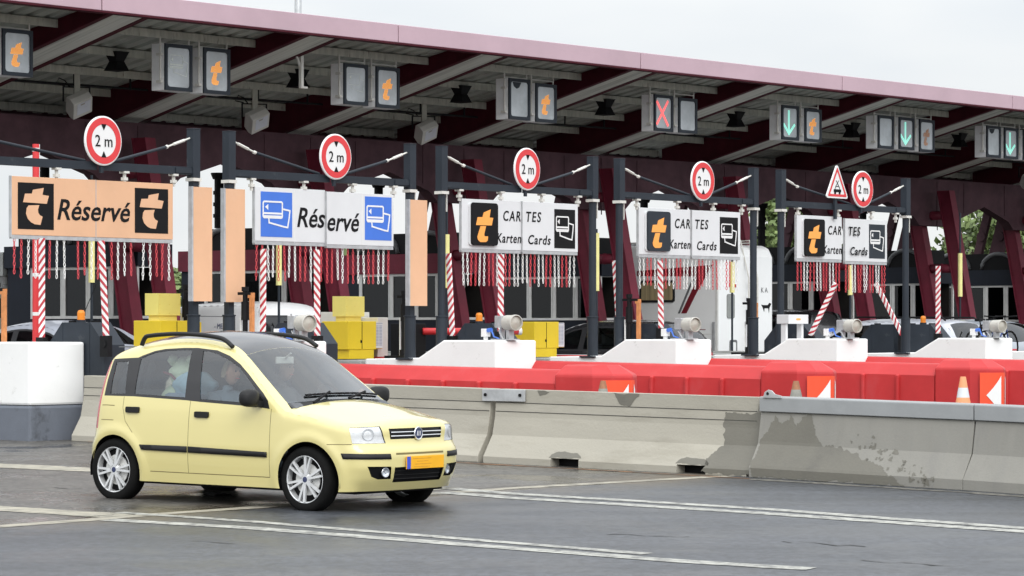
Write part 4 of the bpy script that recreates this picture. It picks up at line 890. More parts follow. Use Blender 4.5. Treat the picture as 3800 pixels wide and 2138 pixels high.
def ragged(poly, amp, seed, h=.05):
    rs = random.Random(seed); P_ = [(x + rs.uniform(-1.6, 1.6) * amp, z + rs.uniform(-1.6, 1.6) * amp) for x, z in resample(poly, h * 2.5)]; return [(x + rs.uniform(-amp, amp) * .6, min(max(z + rs.uniform(-amp, amp) * .6, .004), .80)) for x, z in resample(P_, h * .7)]
jersey(0, (262, 1637), (900, 1668), 0, 'pale concrete barrier whose left end shows behind the yellow car')
t1, L1 = jersey(1, (905, 1668), (1775, 1716), 0, 'pale concrete barrier behind the bonnet of the yellow car')
t2, L2 = jersey(2, (1790, 1717), (2772, 1769), 0, 'pale concrete barrier with two dark drain slots at its foot', notch=((.95, 1.33), (2.62, 2.99)),
    wetends=((0, 0, ragged([(2.95, .02), (3.62, .01), (3.62, .63), (3.08, .63), (3.1, .4), (3.12, .3), (2.98, .2)], .012, 1, .03)), (0, 0, ragged([(1.62, .798), (1.98, .798), (1.86, .67), (1.7, .67)], .012, 2)), (0, 0, ragged([(.60, .798), (.76, .798), (.72, .745), (.64, .745)], .01, 3)), (0, 0, ragged([(.92, .095), (.94, .13), (1.0, .155), (1.28, .155), (1.34, .13), (1.36, .095)], .006, 4)), (0, 0, ragged([(2.59, .095), (2.62, .13), (2.7, .155), (2.93, .155), (3.0, .13), (3.02, .095)], .006, 5))))
_r = random.Random(9); SPK = [(1.25 + u_ * 1.2 + _r.uniform(-.12, .12), max(.02, .36 - u_ * .34 + _r.uniform(-.05, .12)), _r.uniform(.012, .03)) for u_ in [_r.random() for _ in range(34)]]
t3, L3 = jersey(3, (2778, 1771), (3572, 1820), 1, 'grey concrete barrier with a large dark damp patch and a smooth cap',
    wetends=((0, 0, ragged([(.02, .005), (2.0, .005), (1.75, .12), (1.55, .2), (1.25, .31), (.85, .36), (.72, .46), (.68, .64), (.56, .64), (.5, .5), (.42, .62), (.3, .55), (.2, .64), (.15, .5), (.02, .3)], .016, 6, .025)),) + tuple((0, 0, ragged([(x, z), (x + w, z), (x + w, z + h), (x, z + h)], .012, 20 + k, .03)) for k, (x, z, w, h) in enumerate(((2.05, .10, .05, .03), (1.72, .24, .04, .03), (1.62, .33, .04, .02), (1.85, .16, .07, .03), (1.9, .21, .05, .03), (2.2, .03, .06, .05), (2.02, .05, .08, .04), (1.55, .3, .05, .03), (2.3, .09, .04, .03), (1.75, .31, .05, .03)))) + tuple((0, 0, ragged([(x, z), (x + w, z), (x + w, z + w), (x, z + w)], .006, 60 + k, .02)) for k, (x, z, w) in enumerate(SPK)))
jersey(4, (3572, 1820), (4300, 1872), 1, 'grey concrete barrier running out of the right edge')
def plates():
    o = MB(); x0, x1 = L1 - .17, L1 + .25; o.box(-.16, .44, .185, .208, .665, .795)
    q = o.build('joint_plate', 'galv', t2, bevel=.004); b = MB()
    for x in (-.11, .38): b.lathe([(0, .172), (.018, .172), (.018, .186)], 10, 'y', (x, 0, .735))
    b.build('bolt', 'black', q); q.location = (0, 0, 0)
    e = MB(); e.prism([(.06, .80), (.08, .86), (.13, .885), (.18, .875), (.22, .84), (.30, .825), (.30, .80)], 'y', .15, .162); e.build('lifting_bracket', 'galv', t3, bevel=.004); h = MB(); h.lathe([(0, .146), (.016, .146), (.016, .15)], 12, 'y', (.125, 0, .845)); h.build('bolt', 'black', t3)
plates()
def cone(px, py, Y, h, lab, col='cone'):
    X = (px - 1900) / FPX * Y; z = CAMZ + (HOR - py) * Y / FPX; t = thing('traffic_cone', lab, 'cone', (X, Y, z - h), 0, 'traffic cones behind the concrete barrier')
    r = .14; R_ = lambda q: .03 + (r - .03) * (1 - q)
    m = MB(); m.lathe([(R_(.0), .03), (R_(.64), h * .64)], 20, 'z', mi=0); m.lathe([(R_(.64), h * .64), (R_(.81), h * .81)], 20, 'z', mi=1); m.lathe([(R_(.81), h * .81), (R_(1), h), (0, h)], 20, 'z', mi=0); m.build('cone', [col, 'conewhite' if col == 'cone' else 'conegrey'], t, smooth=False)
    b = MB(); b.box(-.2, .2, -.2, .2, 0, .035); b.build('base', 'black', t)
M['cone'] = mat('faded_orange_cone', (.72, .30, .14), .6, .12, 6.); M['coned'] = mat('dirty_brown_cone', (.28, .13, .07), .8, .25, 12.); M['conegrey'] = mat('dirty_grey_collar', (.24, .235, .21), .8, .2, 12.); M['conewhite'] = mat('grey_reflective_collar', (.58, .60, .62), .4, .06, 8.)
cone(3574, 1398, 32.6, .62, 'faded orange and white traffic cone beside the arrow nose'); cone(2954, 1414, 33.6, .5, 'small weathered traffic cone beside the second arrow nose', 'coned'); cone(2238, 1413, 36.5, .5, 'dirty brown traffic cone tip above the barrier with drain slots', 'coned')
# ------------------------------------------------------------------ far background
def mast():
    Y = 92.; X = (1106 - 1900) / FPX * Y; t = thing('light_mast', 'tall grey light mast rising behind the canopy', 'light mast', (X, Y, 0)); m = MB(); m.tube([(0, 0, 0), (0, 0, 18)], [.16, .075], 14); m.build('pole', 'galv', t, smooth=True)
    h = MB(); h.box(-.6, .6, -.15, .15, 18, 18.15); h.build('lamp_head', 'lamp', t)
mast()
def tree(px, Y, top, w, lab, seed, m='leaf', n=2600):
    X = (px - 1900) / FPX * Y; rs = random.Random(seed); t = thing('tree', lab, 'tree', (X, Y, .2), rs.uniform(0, 6), 'trees behind the toll plaza')
    tr = MB(); tr.tube([(0, 0, -.3), (.1, 0, top * .3), (0, .1, top * .55), (.05, 0, top * .8)], [.28, .2, .13, .05], 9)
    cl = []
    for k in range(16):
        q = rs.uniform(0, 6.28); r = w * rs.uniform(.15, .62); z = top * rs.uniform(.28, .9); f = 1 - .55 * max(0, z / top - .55) / .45; p = (r * math.cos(q) * f, r * math.sin(q) * f, z); cl.append((p, w * rs.uniform(.22, .4))); tr.tube([(0, 0, z * .55), tuple(c * .55 + (0, 0, z * .3)[i] for i, c in enumerate(p))[:2] + (z * .8,), p], [.08, .05, .02], 5)
    tr.build('trunk', 'bark', t, smooth=True)
    c = MB()
    for k in range(n):
        p, r = rs.choice(cl); v = Vector((rs.gauss(0, 1), rs.gauss(0, 1), rs.gauss(0, .8))).normalized() * r * rs.uniform(.35, 1.05); o = Vector(p) + v; s = rs.uniform(.10, .22); a = Vector((rs.gauss(0, 1), rs.gauss(0, 1), rs.gauss(0, 1))).normalized(); b = a.orthogonal().normalized() * s * .6; a = a * s
        c.add([o - a, o + b, o + a, o - b], [(0, 1, 2, 3)], 0 if rs.random() < .7 else 1)
    c.build('crown', [m, 'leaf2'], t, recalc=False)
tree(695, 110, 4.2, 2.0, 'green tree glimpsed between the orange board and its side boards', 1); tree(1225, 112, 4.4, 2.2, 'green tree seen under the blue card board', 2); tree(2860, 118, 7.4, 2.6, 'green tree beside the motorhome gantry', 3, n=3200)
tree(3010, 120, 6.9, 2.6, 'leafy tree behind the board below the triangle sign', 6); tree(3655, 118, 6.4, 2.9, 'green tree between the rear legs at the right', 4, n=3200); tree(3790, 120, 7.4, 3., 'green tree at the right edge behind the canopy', 5, n=3200); tree(3490, 124, 5.4, 2.3, 'green tree behind the maroon legs', 7)
# ------------------------------------------------------------------ car bodies
def catmull(P, n=24):
    P = arr(P); Q = np.vstack([2 * P[0] - P[1], P, 2 * P[-1] - P[-2]]); out = []
    for i in range(1, len(Q) - 2):
        p0, p1, p2, p3 = Q[i - 1:i + 3]
        for t in np.linspace(0, 1, n, endpoint=False): out.append(.5 * ((2 * p1) + (-p0 + p2) * t + (2 * p0 - 5 * p1 + 4 * p2 - p3) * t * t + (-p0 + 3 * p1 - 3 * p2 + p3) * t ** 3))
    out.append(P[-1]); return np.array(out)
def sm(x): x = np.clip(x, 0, 1); return x * x * (3 - 2 * x)
class Shell:
    """car skin: a plan outline, a roof line and a tumblehome; belt = sides and ends, top = bonnet, screens and roof"""
    def __init__(s, half, zx, TZ, TS, TF, TR, arches, crown, KS=.07, shift=.08, xc=(.1, 1.15), bulge=.014):
        s.OL = catmull(list(half) + [(x, -y) for x, y in half[-2::-1]]); s.seg = np.r_[0, np.cumsum(np.linalg.norm(np.diff(s.OL, axis=0), axis=1))]
        s.SM = s.seg[-1] / 2; s.ZX = catmull(zx); s.T = (TZ, TS, TF, TR); s.arches = arches; s.crown = crown; s.KS = KS; s.shift = shift; s.xc = xc; s.bulge = bulge
    def pl(s, q):
        X, Y = s.OL[:, 0], s.OL[:, 1]; x = np.interp(q, s.seg, X); y = np.interp(q, s.seg, Y); e = .03
        q0, q1 = np.maximum(q - e, 0), np.minimum(q + e, s.seg[-1]); tx = np.interp(q1, s.seg, X) - np.interp(q0, s.seg, X); ty = np.interp(q1, s.seg, Y) - np.interp(q0, s.seg, Y); l = np.hypot(tx, ty) + 1e-9
        return x, y, ty / l, -tx / l
    def s_of_x(s, x): k = s.OL[:, 1] < -.5 * abs(s.OL[:, 1]).max(); return float(np.interp(x, s.OL[k, 0], s.seg[k]))
    def tau(s, q, z):
        TZ, TS, TF, TR = s.T; x, y, nx, ny = s.pl(q); wf = sm((nx - .25) / .6); wr = sm((-nx - .25) / .6)
        t = (1 - wf - wr) * np.interp(z, TZ, TS) + wf * np.interp(z, TZ, TF) + wr * np.interp(z, TZ, TR)
        for cx, cz, r0 in s.arches: r = np.hypot(x - cx, z - cz); t = t - s.bulge * np.exp(-((r - r0 - .035) / .05) ** 2) * (1 - wf - wr) * (z < cz + .43)
        return t
    def zt(s, x): return np.interp(x, s.ZX[:, 0], s.ZX[:, 1])
    def ft(s, x, y, z):
        e = .04; sl = (s.zt(x + e) - s.zt(x - e)) / (2 * e); c = np.interp(x, s.crown[0], s.crown[1]) * (y / .6) ** 2
        return (z - s.zt(x + s.shift * y * y * sm((x - s.xc[0]) / .3) * sm((s.xc[1] - x) / .2)) + c) / np.sqrt(1 + sl * sl)
    def smax(s, a, b): h = np.maximum(s.KS - abs(a - b), 0) / s.KS; return np.maximum(a, b) + h * h * s.KS * .25
    def belt(s, q, z, off=0.):
        q = arr(q); z = arr(z); x, y, nx, ny = s.pl(q); t = s.tau(q, z); lo = np.zeros_like(t) - .06; hi = np.full_like(t, .75)
        for i in range(24):
            d = (lo + hi) / 2; g = s.smax(t - d, s.ft(x - nx * d, y - ny * d, z)) > 0; lo = np.where(g, d, lo); hi = np.where(g, hi, d)
        d = (lo + hi) / 2 - off; return np.stack([x - nx * d, y - ny * d, z], -1)
    def seam(s, q):
        q = arr(q); x, y, nx, ny = s.pl(q); lo = np.full_like(x, .45); hi = np.full_like(x, 2.2)
        for i in range(30):
            z = (lo + hi) / 2; d = s.tau(q, z) + s.KS / 4; g = s.ft(x - nx * d, y - ny * d, z) > -s.KS / 4; hi = np.where(g, z, hi); lo = np.where(g, lo, z)
        z = (lo + hi) / 2; d = s.tau(q, z) + s.KS / 4; return np.stack([x - nx * d, y - ny * d, z], -1)
    def top(s, x, y, off=0.):
        x = arr(x); y = arr(y); P = np.stack([x, y], -1)[:, None, :]; D = np.linalg.norm(P - s.OL[None, ::2], axis=2); i = D.argmin(1); dp = -D[np.arange(len(i)), i]; q = s.seg[::2][i]; lo = np.full_like(x, .4); hi = np.full_like(x, 2.3)
        for k in range(28):
            z = (lo + hi) / 2; g = s.smax(s.tau(q, z) + dp, s.ft(x, y, z)) > 0; hi = np.where(g, z, hi); lo = np.where(g, lo, z)
        return np.stack([x, y, (lo + hi) / 2 + off], -1)
    def normal(s, q, z):
        a, b = s.belt([q - .02], [z])[0], s.belt([q + .02], [z])[0]; c, d = s.belt([q], [z - .02])[0], s.belt([q], [z + .02])[0]; n = np.cross(b - a, d - c); return n / np.linalg.norm(n)
    def mir(s, poly): return [(2 * s.SM - q, z) for q, z in poly][::-1]
    def cut(s, domain, regions, h, which, off={}):
        """triangulate a 2-D domain; regions = [(name, poly)], later wins; returns {name: (verts3d, faces)}"""
        dom = resample(domain, h); V = [tuple(p) for p in dom]; E = [(i, (i + 1) % len(dom)) for i in range(len(dom))]
        for nme, poly in regions:
            r = resample(poly, h); o = len(V); V += r; E += [(o + i, o + (i + 1) % len(r)) for i in range(len(r))]
        C = arr(V); lo, hi = C.min(0), C.max(0); gx = np.arange(lo[0] + h * .37, hi[0], h); gy = np.arange(lo[1] + h * .41, hi[1], h); G = np.stack(np.meshgrid(gx, gy), -1).reshape(-1, 2)
        G = G[inside(G, domain)]
        cell = {}
        for p in V: cell.setdefault((int(p[0] // h), int(p[1] // h)), []).append(p)
        keep = []
        for g in G:
            i, j = int(g[0] // h), int(g[1] // h); ok = True
            for a in (-1, 0, 1):
                for b in (-1, 0, 1):
                    for p in cell.get((i + a, j + b), ()):
                        if (p[0] - g[0]) ** 2 + (p[1] - g[1]) ** 2 < (.5 * h) ** 2: ok = False
            if ok: keep.append(tuple(g))
        vs, es, fs, *_ = delaunay_2d_cdt([Vector(v) for v in V + keep], E, [], 0, 1e-6)
        v2 = arr([tuple(v) for v in vs]); F = np.array([list(f)[:3] for f in fs]); cen = v2[F].mean(1); ind = inside(cen, domain); lab = np.full(len(F), -1)
        for k, (nme, poly) in enumerate(regions): lab[inside(cen, poly)] = k
        names = ['body'] + [r[0] for r in regions]; res = {}
        fun = (lambda o: s.belt(v2[:, 0], v2[:, 1], o)) if which == 'belt' else (lambda o: s.top(v2[:, 0], v2[:, 1], o)); cache = {}
        for nm in dict.fromkeys(names):
            ks = [k - 1 for k, x in enumerate(names) if x == nm]; f = F[ind & np.isin(lab, ks)]
            if nm == 'skip' or not len(f): continue
            o = off.get(nm, 0.)
            if o not in cache: cache[o] = fun(o)
            u, inv = np.unique(f, return_inverse=True); res[nm] = (cache[o][u], inv.reshape(-1, 3))
        return res
def line(pts, w):
    """polyline -> thin closed polygon"""
    P = [arr(p) for p in pts]; l, r = [], []
    for i, p in enumerate(P):
        d = P[min(i + 1, len(P) - 1)] - P[max(i - 1, 0)]; d = d / (np.linalg.norm(d) + 1e-9); n = arr((-d[1], d[0])) * w / 2; l.append(tuple(p + n)); r.append(tuple(p - n))
    return l + r[::-1]
def skin_obj(name, pieces, m, parent, solid=0., smooth=True, merge=True):
    mb = MB()
    for p_ in pieces: mb.add(p_[0], [tuple(q) for q in p_[1]], p_[2] if len(p_) > 2 else 0)
    o = mb.build(name, m, parent, recalc=False); b = bmesh.new(); b.from_mesh(o.data)
    if merge: bmesh.ops.remove_doubles(b, verts=b.verts, dist=.0006)
    bmesh.ops.dissolve_degenerate(b, edges=b.edges, dist=1e-5)
    bmesh.ops.recalc_face_normals(b, faces=b.faces)
    s = sum(f.normal.dot(f.calc_center_median() - Vector((0, 0, .6))) * f.calc_area() for f in b.faces)
    if s < 0: bmesh.ops.reverse_faces(b, faces=b.faces)
    b.to_mesh(o.data); b.free()
    if smooth: o.data.polygons.foreach_set('use_smooth', [True] * len(o.data.polygons))
    if solid:
        q = o.modifiers.new('solid', 'SOLIDIFY'); q.thickness = solid; q.offset = -1
    return o
def wheel(t, x, y, r, w, side, spokes=6, name='wheel', rr=.67, badge=False, twist=0.):
    e = bpy.data.objects.new(name, None); COL.objects.link(e); e.parent = t; e.location = (x, y, r); s = side
    m = MB(); m.lathe([(r * rr, s * -w * .5), (r * .86, s * -w * .5), (r * .96, s * -w * .42), (r, s * -w * .28), (r, s * w * .28), (r * .965, s * w * .43), (r * .90, s * w * .5), (r * .80, s * w * .515), (r * rr, s * w * .46)], 48); m.build('tyre', 'tyre', e, smooth=True)
    m = MB(); m.lathe([(r * rr, s * -w * .4), (r * rr * .95, s * w * .1), (r * rr * .97, s * w * .44), (r * (rr + .01), s * w * .47), (r * rr, s * w * .48)], 40)
    for k in range(spokes):
        for dq in (-.12, .12):
            q = 2 * math.pi * k / spokes + dq + twist; q2 = 2 * math.pi * k / spokes + dq * 1.25 + twist; r0, r1 = r * .14, r * rr * .97
            p0 = Vector((r0 * math.cos(q), s * w * .40, r0 * math.sin(q))); p1 = Vector((r1 * math.cos(q2), s * w * .43, r1 * math.sin(q2))); m.bar(p0, p1, r * .085, w * .12)
    m.lathe([(0, s * w * .45), (r * .13, s * w * .45), (r * .19, s * w * .36), (r * .19, s * w * .2)], 24); m.build('rim', 'rim', e)
    m = MB(); m.lathe([(0, s * w * .12), (r * rr * .95, s * w * .12)], 24); m.lathe([(r * .2, s * w * .2), (r * .48, s * w * .2), (r * .48, s * w * .15)], 24, mi=1); m.build('brake_disc', ['black', 'alu'], e)
    if badge: m = MB(); m.lathe([(0, s * w * .47), (r * .085, s * w * .465), (r * .09, s * w * .44)], 18); m.build('hub_badge', 'badgeblue', e)
    return e
M['badgeblue'] = mat('blue_badge_enamel', (.03, .04, .10), .3, .1, 30.)
def person(lab, parent_xy, rotz, cl, hair, scale=1., arms=True, lean=0., arm_up=False):
    """seated person facing local +x, origin at the seat"""
    t = thing('person', lab, 'person', parent_xy, rotz)
    J = dict(pel=(0, 0, .10), w=(-.02, 0, .27), ch=(-.05 + lean * .3, 0, .44), nk=(-.04 + lean * .5, 0, .57), ns=(-.02 + lean * .55, 0, .63), sl=(-.05 + lean * .4, .17, .50), sr=(-.05 + lean * .4, -.17, .50), el=(.12, .25, .30), er=(.12, -.25, .30), hl=(.36, .15, .36), hr=(.36, -.15, .36), kl=(.42, .12, .12), kr=(.42, -.12, .12), fl=(.55, .12, -.25), fr=(.55, -.12, -.25))
    if arm_up: J['er'] = (.18, -.24, .42); J['hr'] = (.16, -.16, .66)
    ks = list(J); ed = [('pel', 'w'), ('w', 'ch'), ('ch', 'nk'), ('nk', 'ns'), ('ch', 'sl'), ('ch', 'sr'), ('sl', 'el'), ('sr', 'er'), ('el', 'hl'), ('er', 'hr'), ('pel', 'kl'), ('pel', 'kr'), ('kl', 'fl'), ('kr', 'fr')]
    rad = dict(pel=.15, w=.135, ch=.15, nk=.06, ns=.055, sl=.075, sr=.075, el=.05, er=.05, hl=.04, hr=.04, kl=.075, kr=.075, fl=.05, fr=.05)
    me = bpy.data.meshes.new('clothes'); me.from_pydata([J[k] for k in ks], [(ks.index(a), ks.index(b)) for a, b in ed], []); o = bpy.data.objects.new('clothed_body', me); COL.objects.link(o); me.materials.append(M[cl])
    md = o.modifiers.new('skin', 'SKIN'); md.use_smooth_shade = True
    for i, k in enumerate(ks): me.skin_vertices[0].data[i].radius = (rad[k] * .82, rad[k]) if k in ('pel', 'w', 'ch') else (rad[k],) * 2; me.skin_vertices[0].data[i].use_root = k == 'pel'
    o.modifiers.new('sub', 'SUBSURF').render_levels = 1; o.parent = t
    h = Vector(J['ns']) + Vector((.035, 0, .115)); hb = bmesh.new(); bmesh.ops.create_uvsphere(hb, u_segments=20, v_segments=14, radius=1)
    for v in hb.verts:
        x, y, z = v.co; jaw = 1 - .28 * max(0, -z) ** 1.2; nx = .095 * x * (1 + .05 * z) * jaw + (.012 if x > .3 else 0) * max(0, -z); v.co = (nx, .072 * y * jaw, .118 * z)
        if x > .85 and -.35 < z < .1 and abs(y) < .3: v.co.x += .022 * (1 - abs(y) / .3)       # nose
        if x > .8 and .05 < z < .3 and .15 < abs(y) < .5: v.co.x -= .006
    me = bpy.data.meshes.new('head'); hb.to_mesh(me); hb.free(); me.materials.append(M['skin']); me.polygons.foreach_set('use_smooth', [True] * len(me.polygons)); hd = bpy.data.objects.new('head', me); COL.objects.link(hd); hd.parent = t; hd.location = h
    f = MB()
    for s in (-1, 1): f.lathe([(0, .004), (.010, .002), (.012, 0)], 10, 'x', (.086, s * .03, .018), 0); f.box(.084, .092, s * .03 - .018, s * .03 + .018, .036, .043, 1); f.lathe([(0, s * .012), (.02, s * .01), (.028, 0)], 10, 'y', (-.005, s * .066, .0), 2)
    f.box(.078, .088, -.022, .022, -.058, -.051, 3); f.build('face', ['ink', hair, 'skin', 'red'], hd)
    hm = MB(); N = 16
    for i in range(9):
        th = math.pi * .5 * i / 8
        for j in range(N):
            q = 2 * math.pi * j / N; lift = .80 if math.cos(q) > .2 else -.35; zz = math.cos(th) * (1 - 0) ; rr_ = math.sin(th); z = .128 * (1 - (1 - zz) * (1 - lift) ) if True else 0; hm.v.append((-.012 + .104 * rr_ * math.cos(q), .084 * rr_ * math.sin(q), z))
    for i in range(8):
        for j in range(N): hm.f.append((i * N + j, i * N + (j + 1) % N, (i + 1) * N + (j + 1) % N, (i + 1) * N + j)); hm.m.append(0)
    hm.build('hair', hair, hd, smooth=True)
    for s, k, el in ((1, 'hl', 'el'), (-1, 'hr', 'er')):           # hands: palm, four curled fingers and a thumb
        p = Vector(J[k]); d = (p - Vector(J[el])).normalized(); g = MB(); g.bar(p - d * .02, p + d * .075, .075, .03); sdv = d.cross(Vector((0, 0, 1))).normalized()
        for n, ln in enumerate((.062, .072, .068, .052)):
            b0 = p + d * .072 + sdv * (-.028 + .0187 * n); g.tube([b0, b0 + d * ln * .5 + Vector((0, 0, -.008)), b0 + d * ln * .75 + Vector((0, 0, -.03)), b0 + d * ln * .62 + Vector((0, 0, -.048))], .0085, 6)
        b0 = p + d * .02 - sdv * s * .035; g.tube([b0, b0 + d * .03 - sdv * s * .02 + Vector((0, 0, -.01)), b0 + d * .055 - sdv * s * .018 + Vector((0, 0, -.02))], .010, 6); g.build('hand', 'skin', t, smooth=True)
    t.scale = (scale,) * 3; return t
# ------------------------------------------------------------------ the yellow car
PX, PY, PPSI, PPIT, PZ = -2.26799, 27.7053, .6446433, .0100027, -.0053138
M['yellowcar'] = two_sided_m = mat('pale_yellow_car_paint', (.63, .555, .24), .3, .015, 1.5, coat=.9); two_sided(M['yellowcar'])
M['carglass'] = glass('car_glass', (.88, .93, .91), 1.5); M['screenglass'] = glass('windscreen_glass', (.78, .84, .84), 1.25)
M['roofglass'] = mat('dark_roof_panel', (.028, .030, .036), .16, .1, 3., coat=.5)
M['trim'] = mat('black_window_trim', (.016, .016, .018), .4, .1, 8.)
M['lampclear'] = glass('clear_lamp_lens', (.97, .98, .99), .6)
M['reflector'] = mat('lamp_reflector', (.90, .90, .90), .35, .08, 26., bump=.5, bscale=26)
M['tail'] = mat('red_tail_lens', (.45, .015, .03), .2, .1, 8., coat=.4); M['plateyel'] = mat('yellow_number_plate', (.80, .40, .012), .4, .05, 10.); M['plateblue'] = mat('blue_plate_band', (.04, .08, .5), .4, .05, 10.)
M['gapline'] = mat('door_gap_shadow', (.16, .13, .05), .8, .1, 5.)
M['smear'] = mat('blurred_plate_characters', (.58, .27, .02), .5, .15, 30.)
M['seat'] = mat('grey_seat_fabric', (.10, .105, .115), .9, .15, 12.); M['plush'] = mat('pale_green_plush', (.50, .58, .44), .9, .12, 14.); M['bag'] = mat('pale_blue_bag', (.34, .50, .62), .8, .12, 9.); M['bag2'] = mat('slate_blue_cloth', (.20, .26, .36), .85, .1, 9.)
def build_small_car():
    half = [(-1.66, 0), (-1.65, -.3), (-1.60, -.52), (-1.52, -.66), (-1.38, -.745), (-1.2, -.778), (-.8, -.789), (0, -.789), (.8, -.786), (1.2, -.784), (1.42, -.772), (1.59, -.738), (1.715, -.66), (1.785, -.53), (1.822, -.38), (1.84, -.2), (1.845, 0)]
    zx = [(-1.75, .9), (-1.62, 1.15), (-1.47, 1.30), (-1.32, 1.395), (-1.1, 1.48), (-.8, 1.536), (-.45, 1.562), (-.15, 1.55), (.1, 1.50), (.3, 1.408), (.6, 1.205), (.93, .985), (1.02, .962), (1.2, .935), (1.5, .865), (1.7, .82), (1.82, .775), (1.9, .73)]
    TZ = [.15, .2, .3, .4, .5, .55, .6, .65, .75, .85, .95, 1.1, 1.3, 1.4, 1.55]; TS = [.035, .028, .015, .004, 0, 0, .002, .004, .010, .02, .038, .080, .155, .200, .285]
    TF = [.13, .09, .03, 0, 0, .008, .04, .05, .05, .07, .11, .2, .3, .4, .5, .6][:15]; TR = [.10, .07, .02, 0, 0, .02, .05, .06, .075, .09, .11, .145, .22, .30, .44]
    B = Shell(half, zx, TZ, TS, TF, TR, ((-1.12, .285, .33), (1.2, .285, .335)), ([-1.5, -1.0, .0, .35, .9, 1.05, 1.9], [.055, .105, .108, .055, .05, .06, .05])); c2 = B.SM
    t = thing('small_car', 'pale yellow five door small car driving past with a dark roof panel and roof rails', 'car', (PX, PY, PZ)); t.rotation_euler = (0, PPIT, -PPSI)
    q = np.linspace(0, 2 * c2, 420); sm3 = B.seam(q); zb = np.interp(B.pl(q)[0], [-1.66, -1.45, -.75, .88, 1.5, 1.845], [.30, .22, .20, .20, .195, .20])
    dom = [(a, b) for a, b in zip(q, zb)] + [(a, z) for a, z in zip(q[::-1], sm3[::-1, 2])]
    arch = lambda cx, r: [(B.s_of_x(cx + r * math.cos(R(k))), .285 + r * math.sin(R(k))) for k in range(-40, 221, 6)]
    def archs(cx, r): return [(max(.02, a), max(.05, b)) for a, b in arch(cx, r)]
    trim = [(.915, 1.295), (1.267, 1.312), (1.31, 1.33), (1.45, 1.375), (1.574, 1.395), (1.80, 1.408), (1.964, 1.41), (2.206, 1.392), (2.38, 1.345), (2.53, 1.275), (2.66, 1.188), (2.78, 1.10), (2.88, 1.025), (2.95, .962), (2.985, .89), (2.82, .905), (2.15, .932), (1.983, .942), (1.332, .962), (.93, .96)]
    qg = [(.985, 1.268), (1.155, 1.276), (1.215, .985), (1.016, .98)]; rw = [(1.305, 1.305), (1.38, 1.335), (1.47, 1.36), (1.60, 1.380), (1.75, 1.388), (1.905, 1.390), (1.965, .968), (1.335, .985)]
    fw = [(2.045, 1.385), (2.12, 1.38), (2.224, 1.36), (2.40, 1.303), (2.54, 1.24), (2.66, 1.155), (2.76, 1.078), (2.83, 1.01), (2.83, .935), (2.15, .957)]
    fd = [(2.044, .297), (3.002, .297), (3.002, .888), (2.986, .888), (2.82, .903), (2.15, .930), (2.044, .938)]
    rd = [(2.036, .297), (2.036, .938), (1.983, .940), (1.332, .960), (1.21, .96), (1.215, .86), (1.26, .74), (1.36, .64), (1.45, .55), (1.515, .43), (1.545, .36), (1.58, .297)]
    hl = [(3.862, .752), (3.90, .768), (4.05, .772), (4.195, .762), (4.248, .613), (3.895, .613)]
    reg = []
    def both(n, p, n2=None): reg.append((n, p)); reg.append(((n2 or n) , B.mir(p)))
    both('front_door', fd, 'front_door_l'); both('rear_door', rd, 'rear_door_l'); both('gap', line([(2.040, .297), (2.040, .94)], .006)); both('gap', line([(3.006, .293), (3.006, .89)], .006)); both('gap', line([(1.57, .293), (3.006, .293)], .008))
    both('gap', line([(1.21, .958), (1.212, .86), (1.255, .735), (1.355, .635)], .006)); both('gap', line([(.925, .874), (1.0, .876), (1.10, .874)], .008)); both('gap', line([(.93, .742), (1.10, .742)], .007))
    both('gap', line([(3.66, .602), (3.89, .606)], .007)); both('trim', trim); both('quarter_window', qg, 'quarter_window_l'); both('rear_window', rw, 'rear_window_l'); both('front_window', fw, 'front_window_l')
    both('moulding_r', [(1.455, .531), (2.03, .533), (2.03, .478), (1.482, .485)], 'moulding_r_l'); both('moulding_f', [(2.05, .533), (2.978, .513), (2.978, .468), (2.05, .478)], 'moulding_f_l')
    both('headlight', hl, 'headlight_l'); both('bumper_strip', [(3.798, .529), (4.267, .523), (4.276, .477), (3.817, .481)], 'bumper_strip_l'); both('fog_recess', [(4.032, .417), (4.276, .413), (4.295, .304), (4.15, .303), (4.079, .328)], 'fog_recess_l')
    reg.append(('grille', [(c2 - .375, .738), (c2 + .375, .738), (c2 + .357, .645), (c2 - .357, .645)])); reg.append(('gap', [(c2 - .33, .529), (c2 + .33, .529), (c2 + .33, .511), (c2 - .33, .511)])); reg.append(('intake', [(c2 - .345, .405), (c2 + .345, .405), (c2 + .335, .272), (c2 - .335, .272)]))
    both('tail_light', [(.78, .66), (.875, .66), (.895, .95), (.885, 1.27), (.80, 1.28)], 'tail_light_l'); both('skip', archs(1.2, .335)); both('skip', archs(-1.12, .325))
    reg.append(('rear_glass', [(.03, 1.27), (.45, 1.27), (.60, .98), (.03, .98)])); reg.append(('rear_glass', B.mir([(.03, 1.27), (.45, 1.27), (.60, .98), (.03, .98)])))
    belt = B.cut(dom, reg, .026, 'belt', {'moulding_r': .012, 'moulding_f': .012, 'moulding_r_l': .012, 'moulding_f_l': .012, 'bumper_strip': .006, 'bumper_strip_l': .006, 'grille': -.012, 'intake': -.03, 'fog_recess': -.035, 'fog_recess_l': -.035, 'quarter_window': -.004, 'rear_window': -.004, 'front_window': -.004, 'headlight': .001, 'headlight_l': .001})
    dt = [(x, y) for x, y, z in sm3[:-1]]
    ws = [(.285, y) for y in np.linspace(-.55, .55, 12)] + [(.955 - .2 * (y / .66) ** 2 * .45, y) for y in np.linspace(.66, -.66, 14)]; cowl = [(.95 - .2 * (y / .66) ** 2 * .45, y) for y in np.linspace(-.66, .66, 14)] + [(1.018 - .2 * (y / .68) ** 2 * .40, y) for y in np.linspace(.69, -.69, 14)]
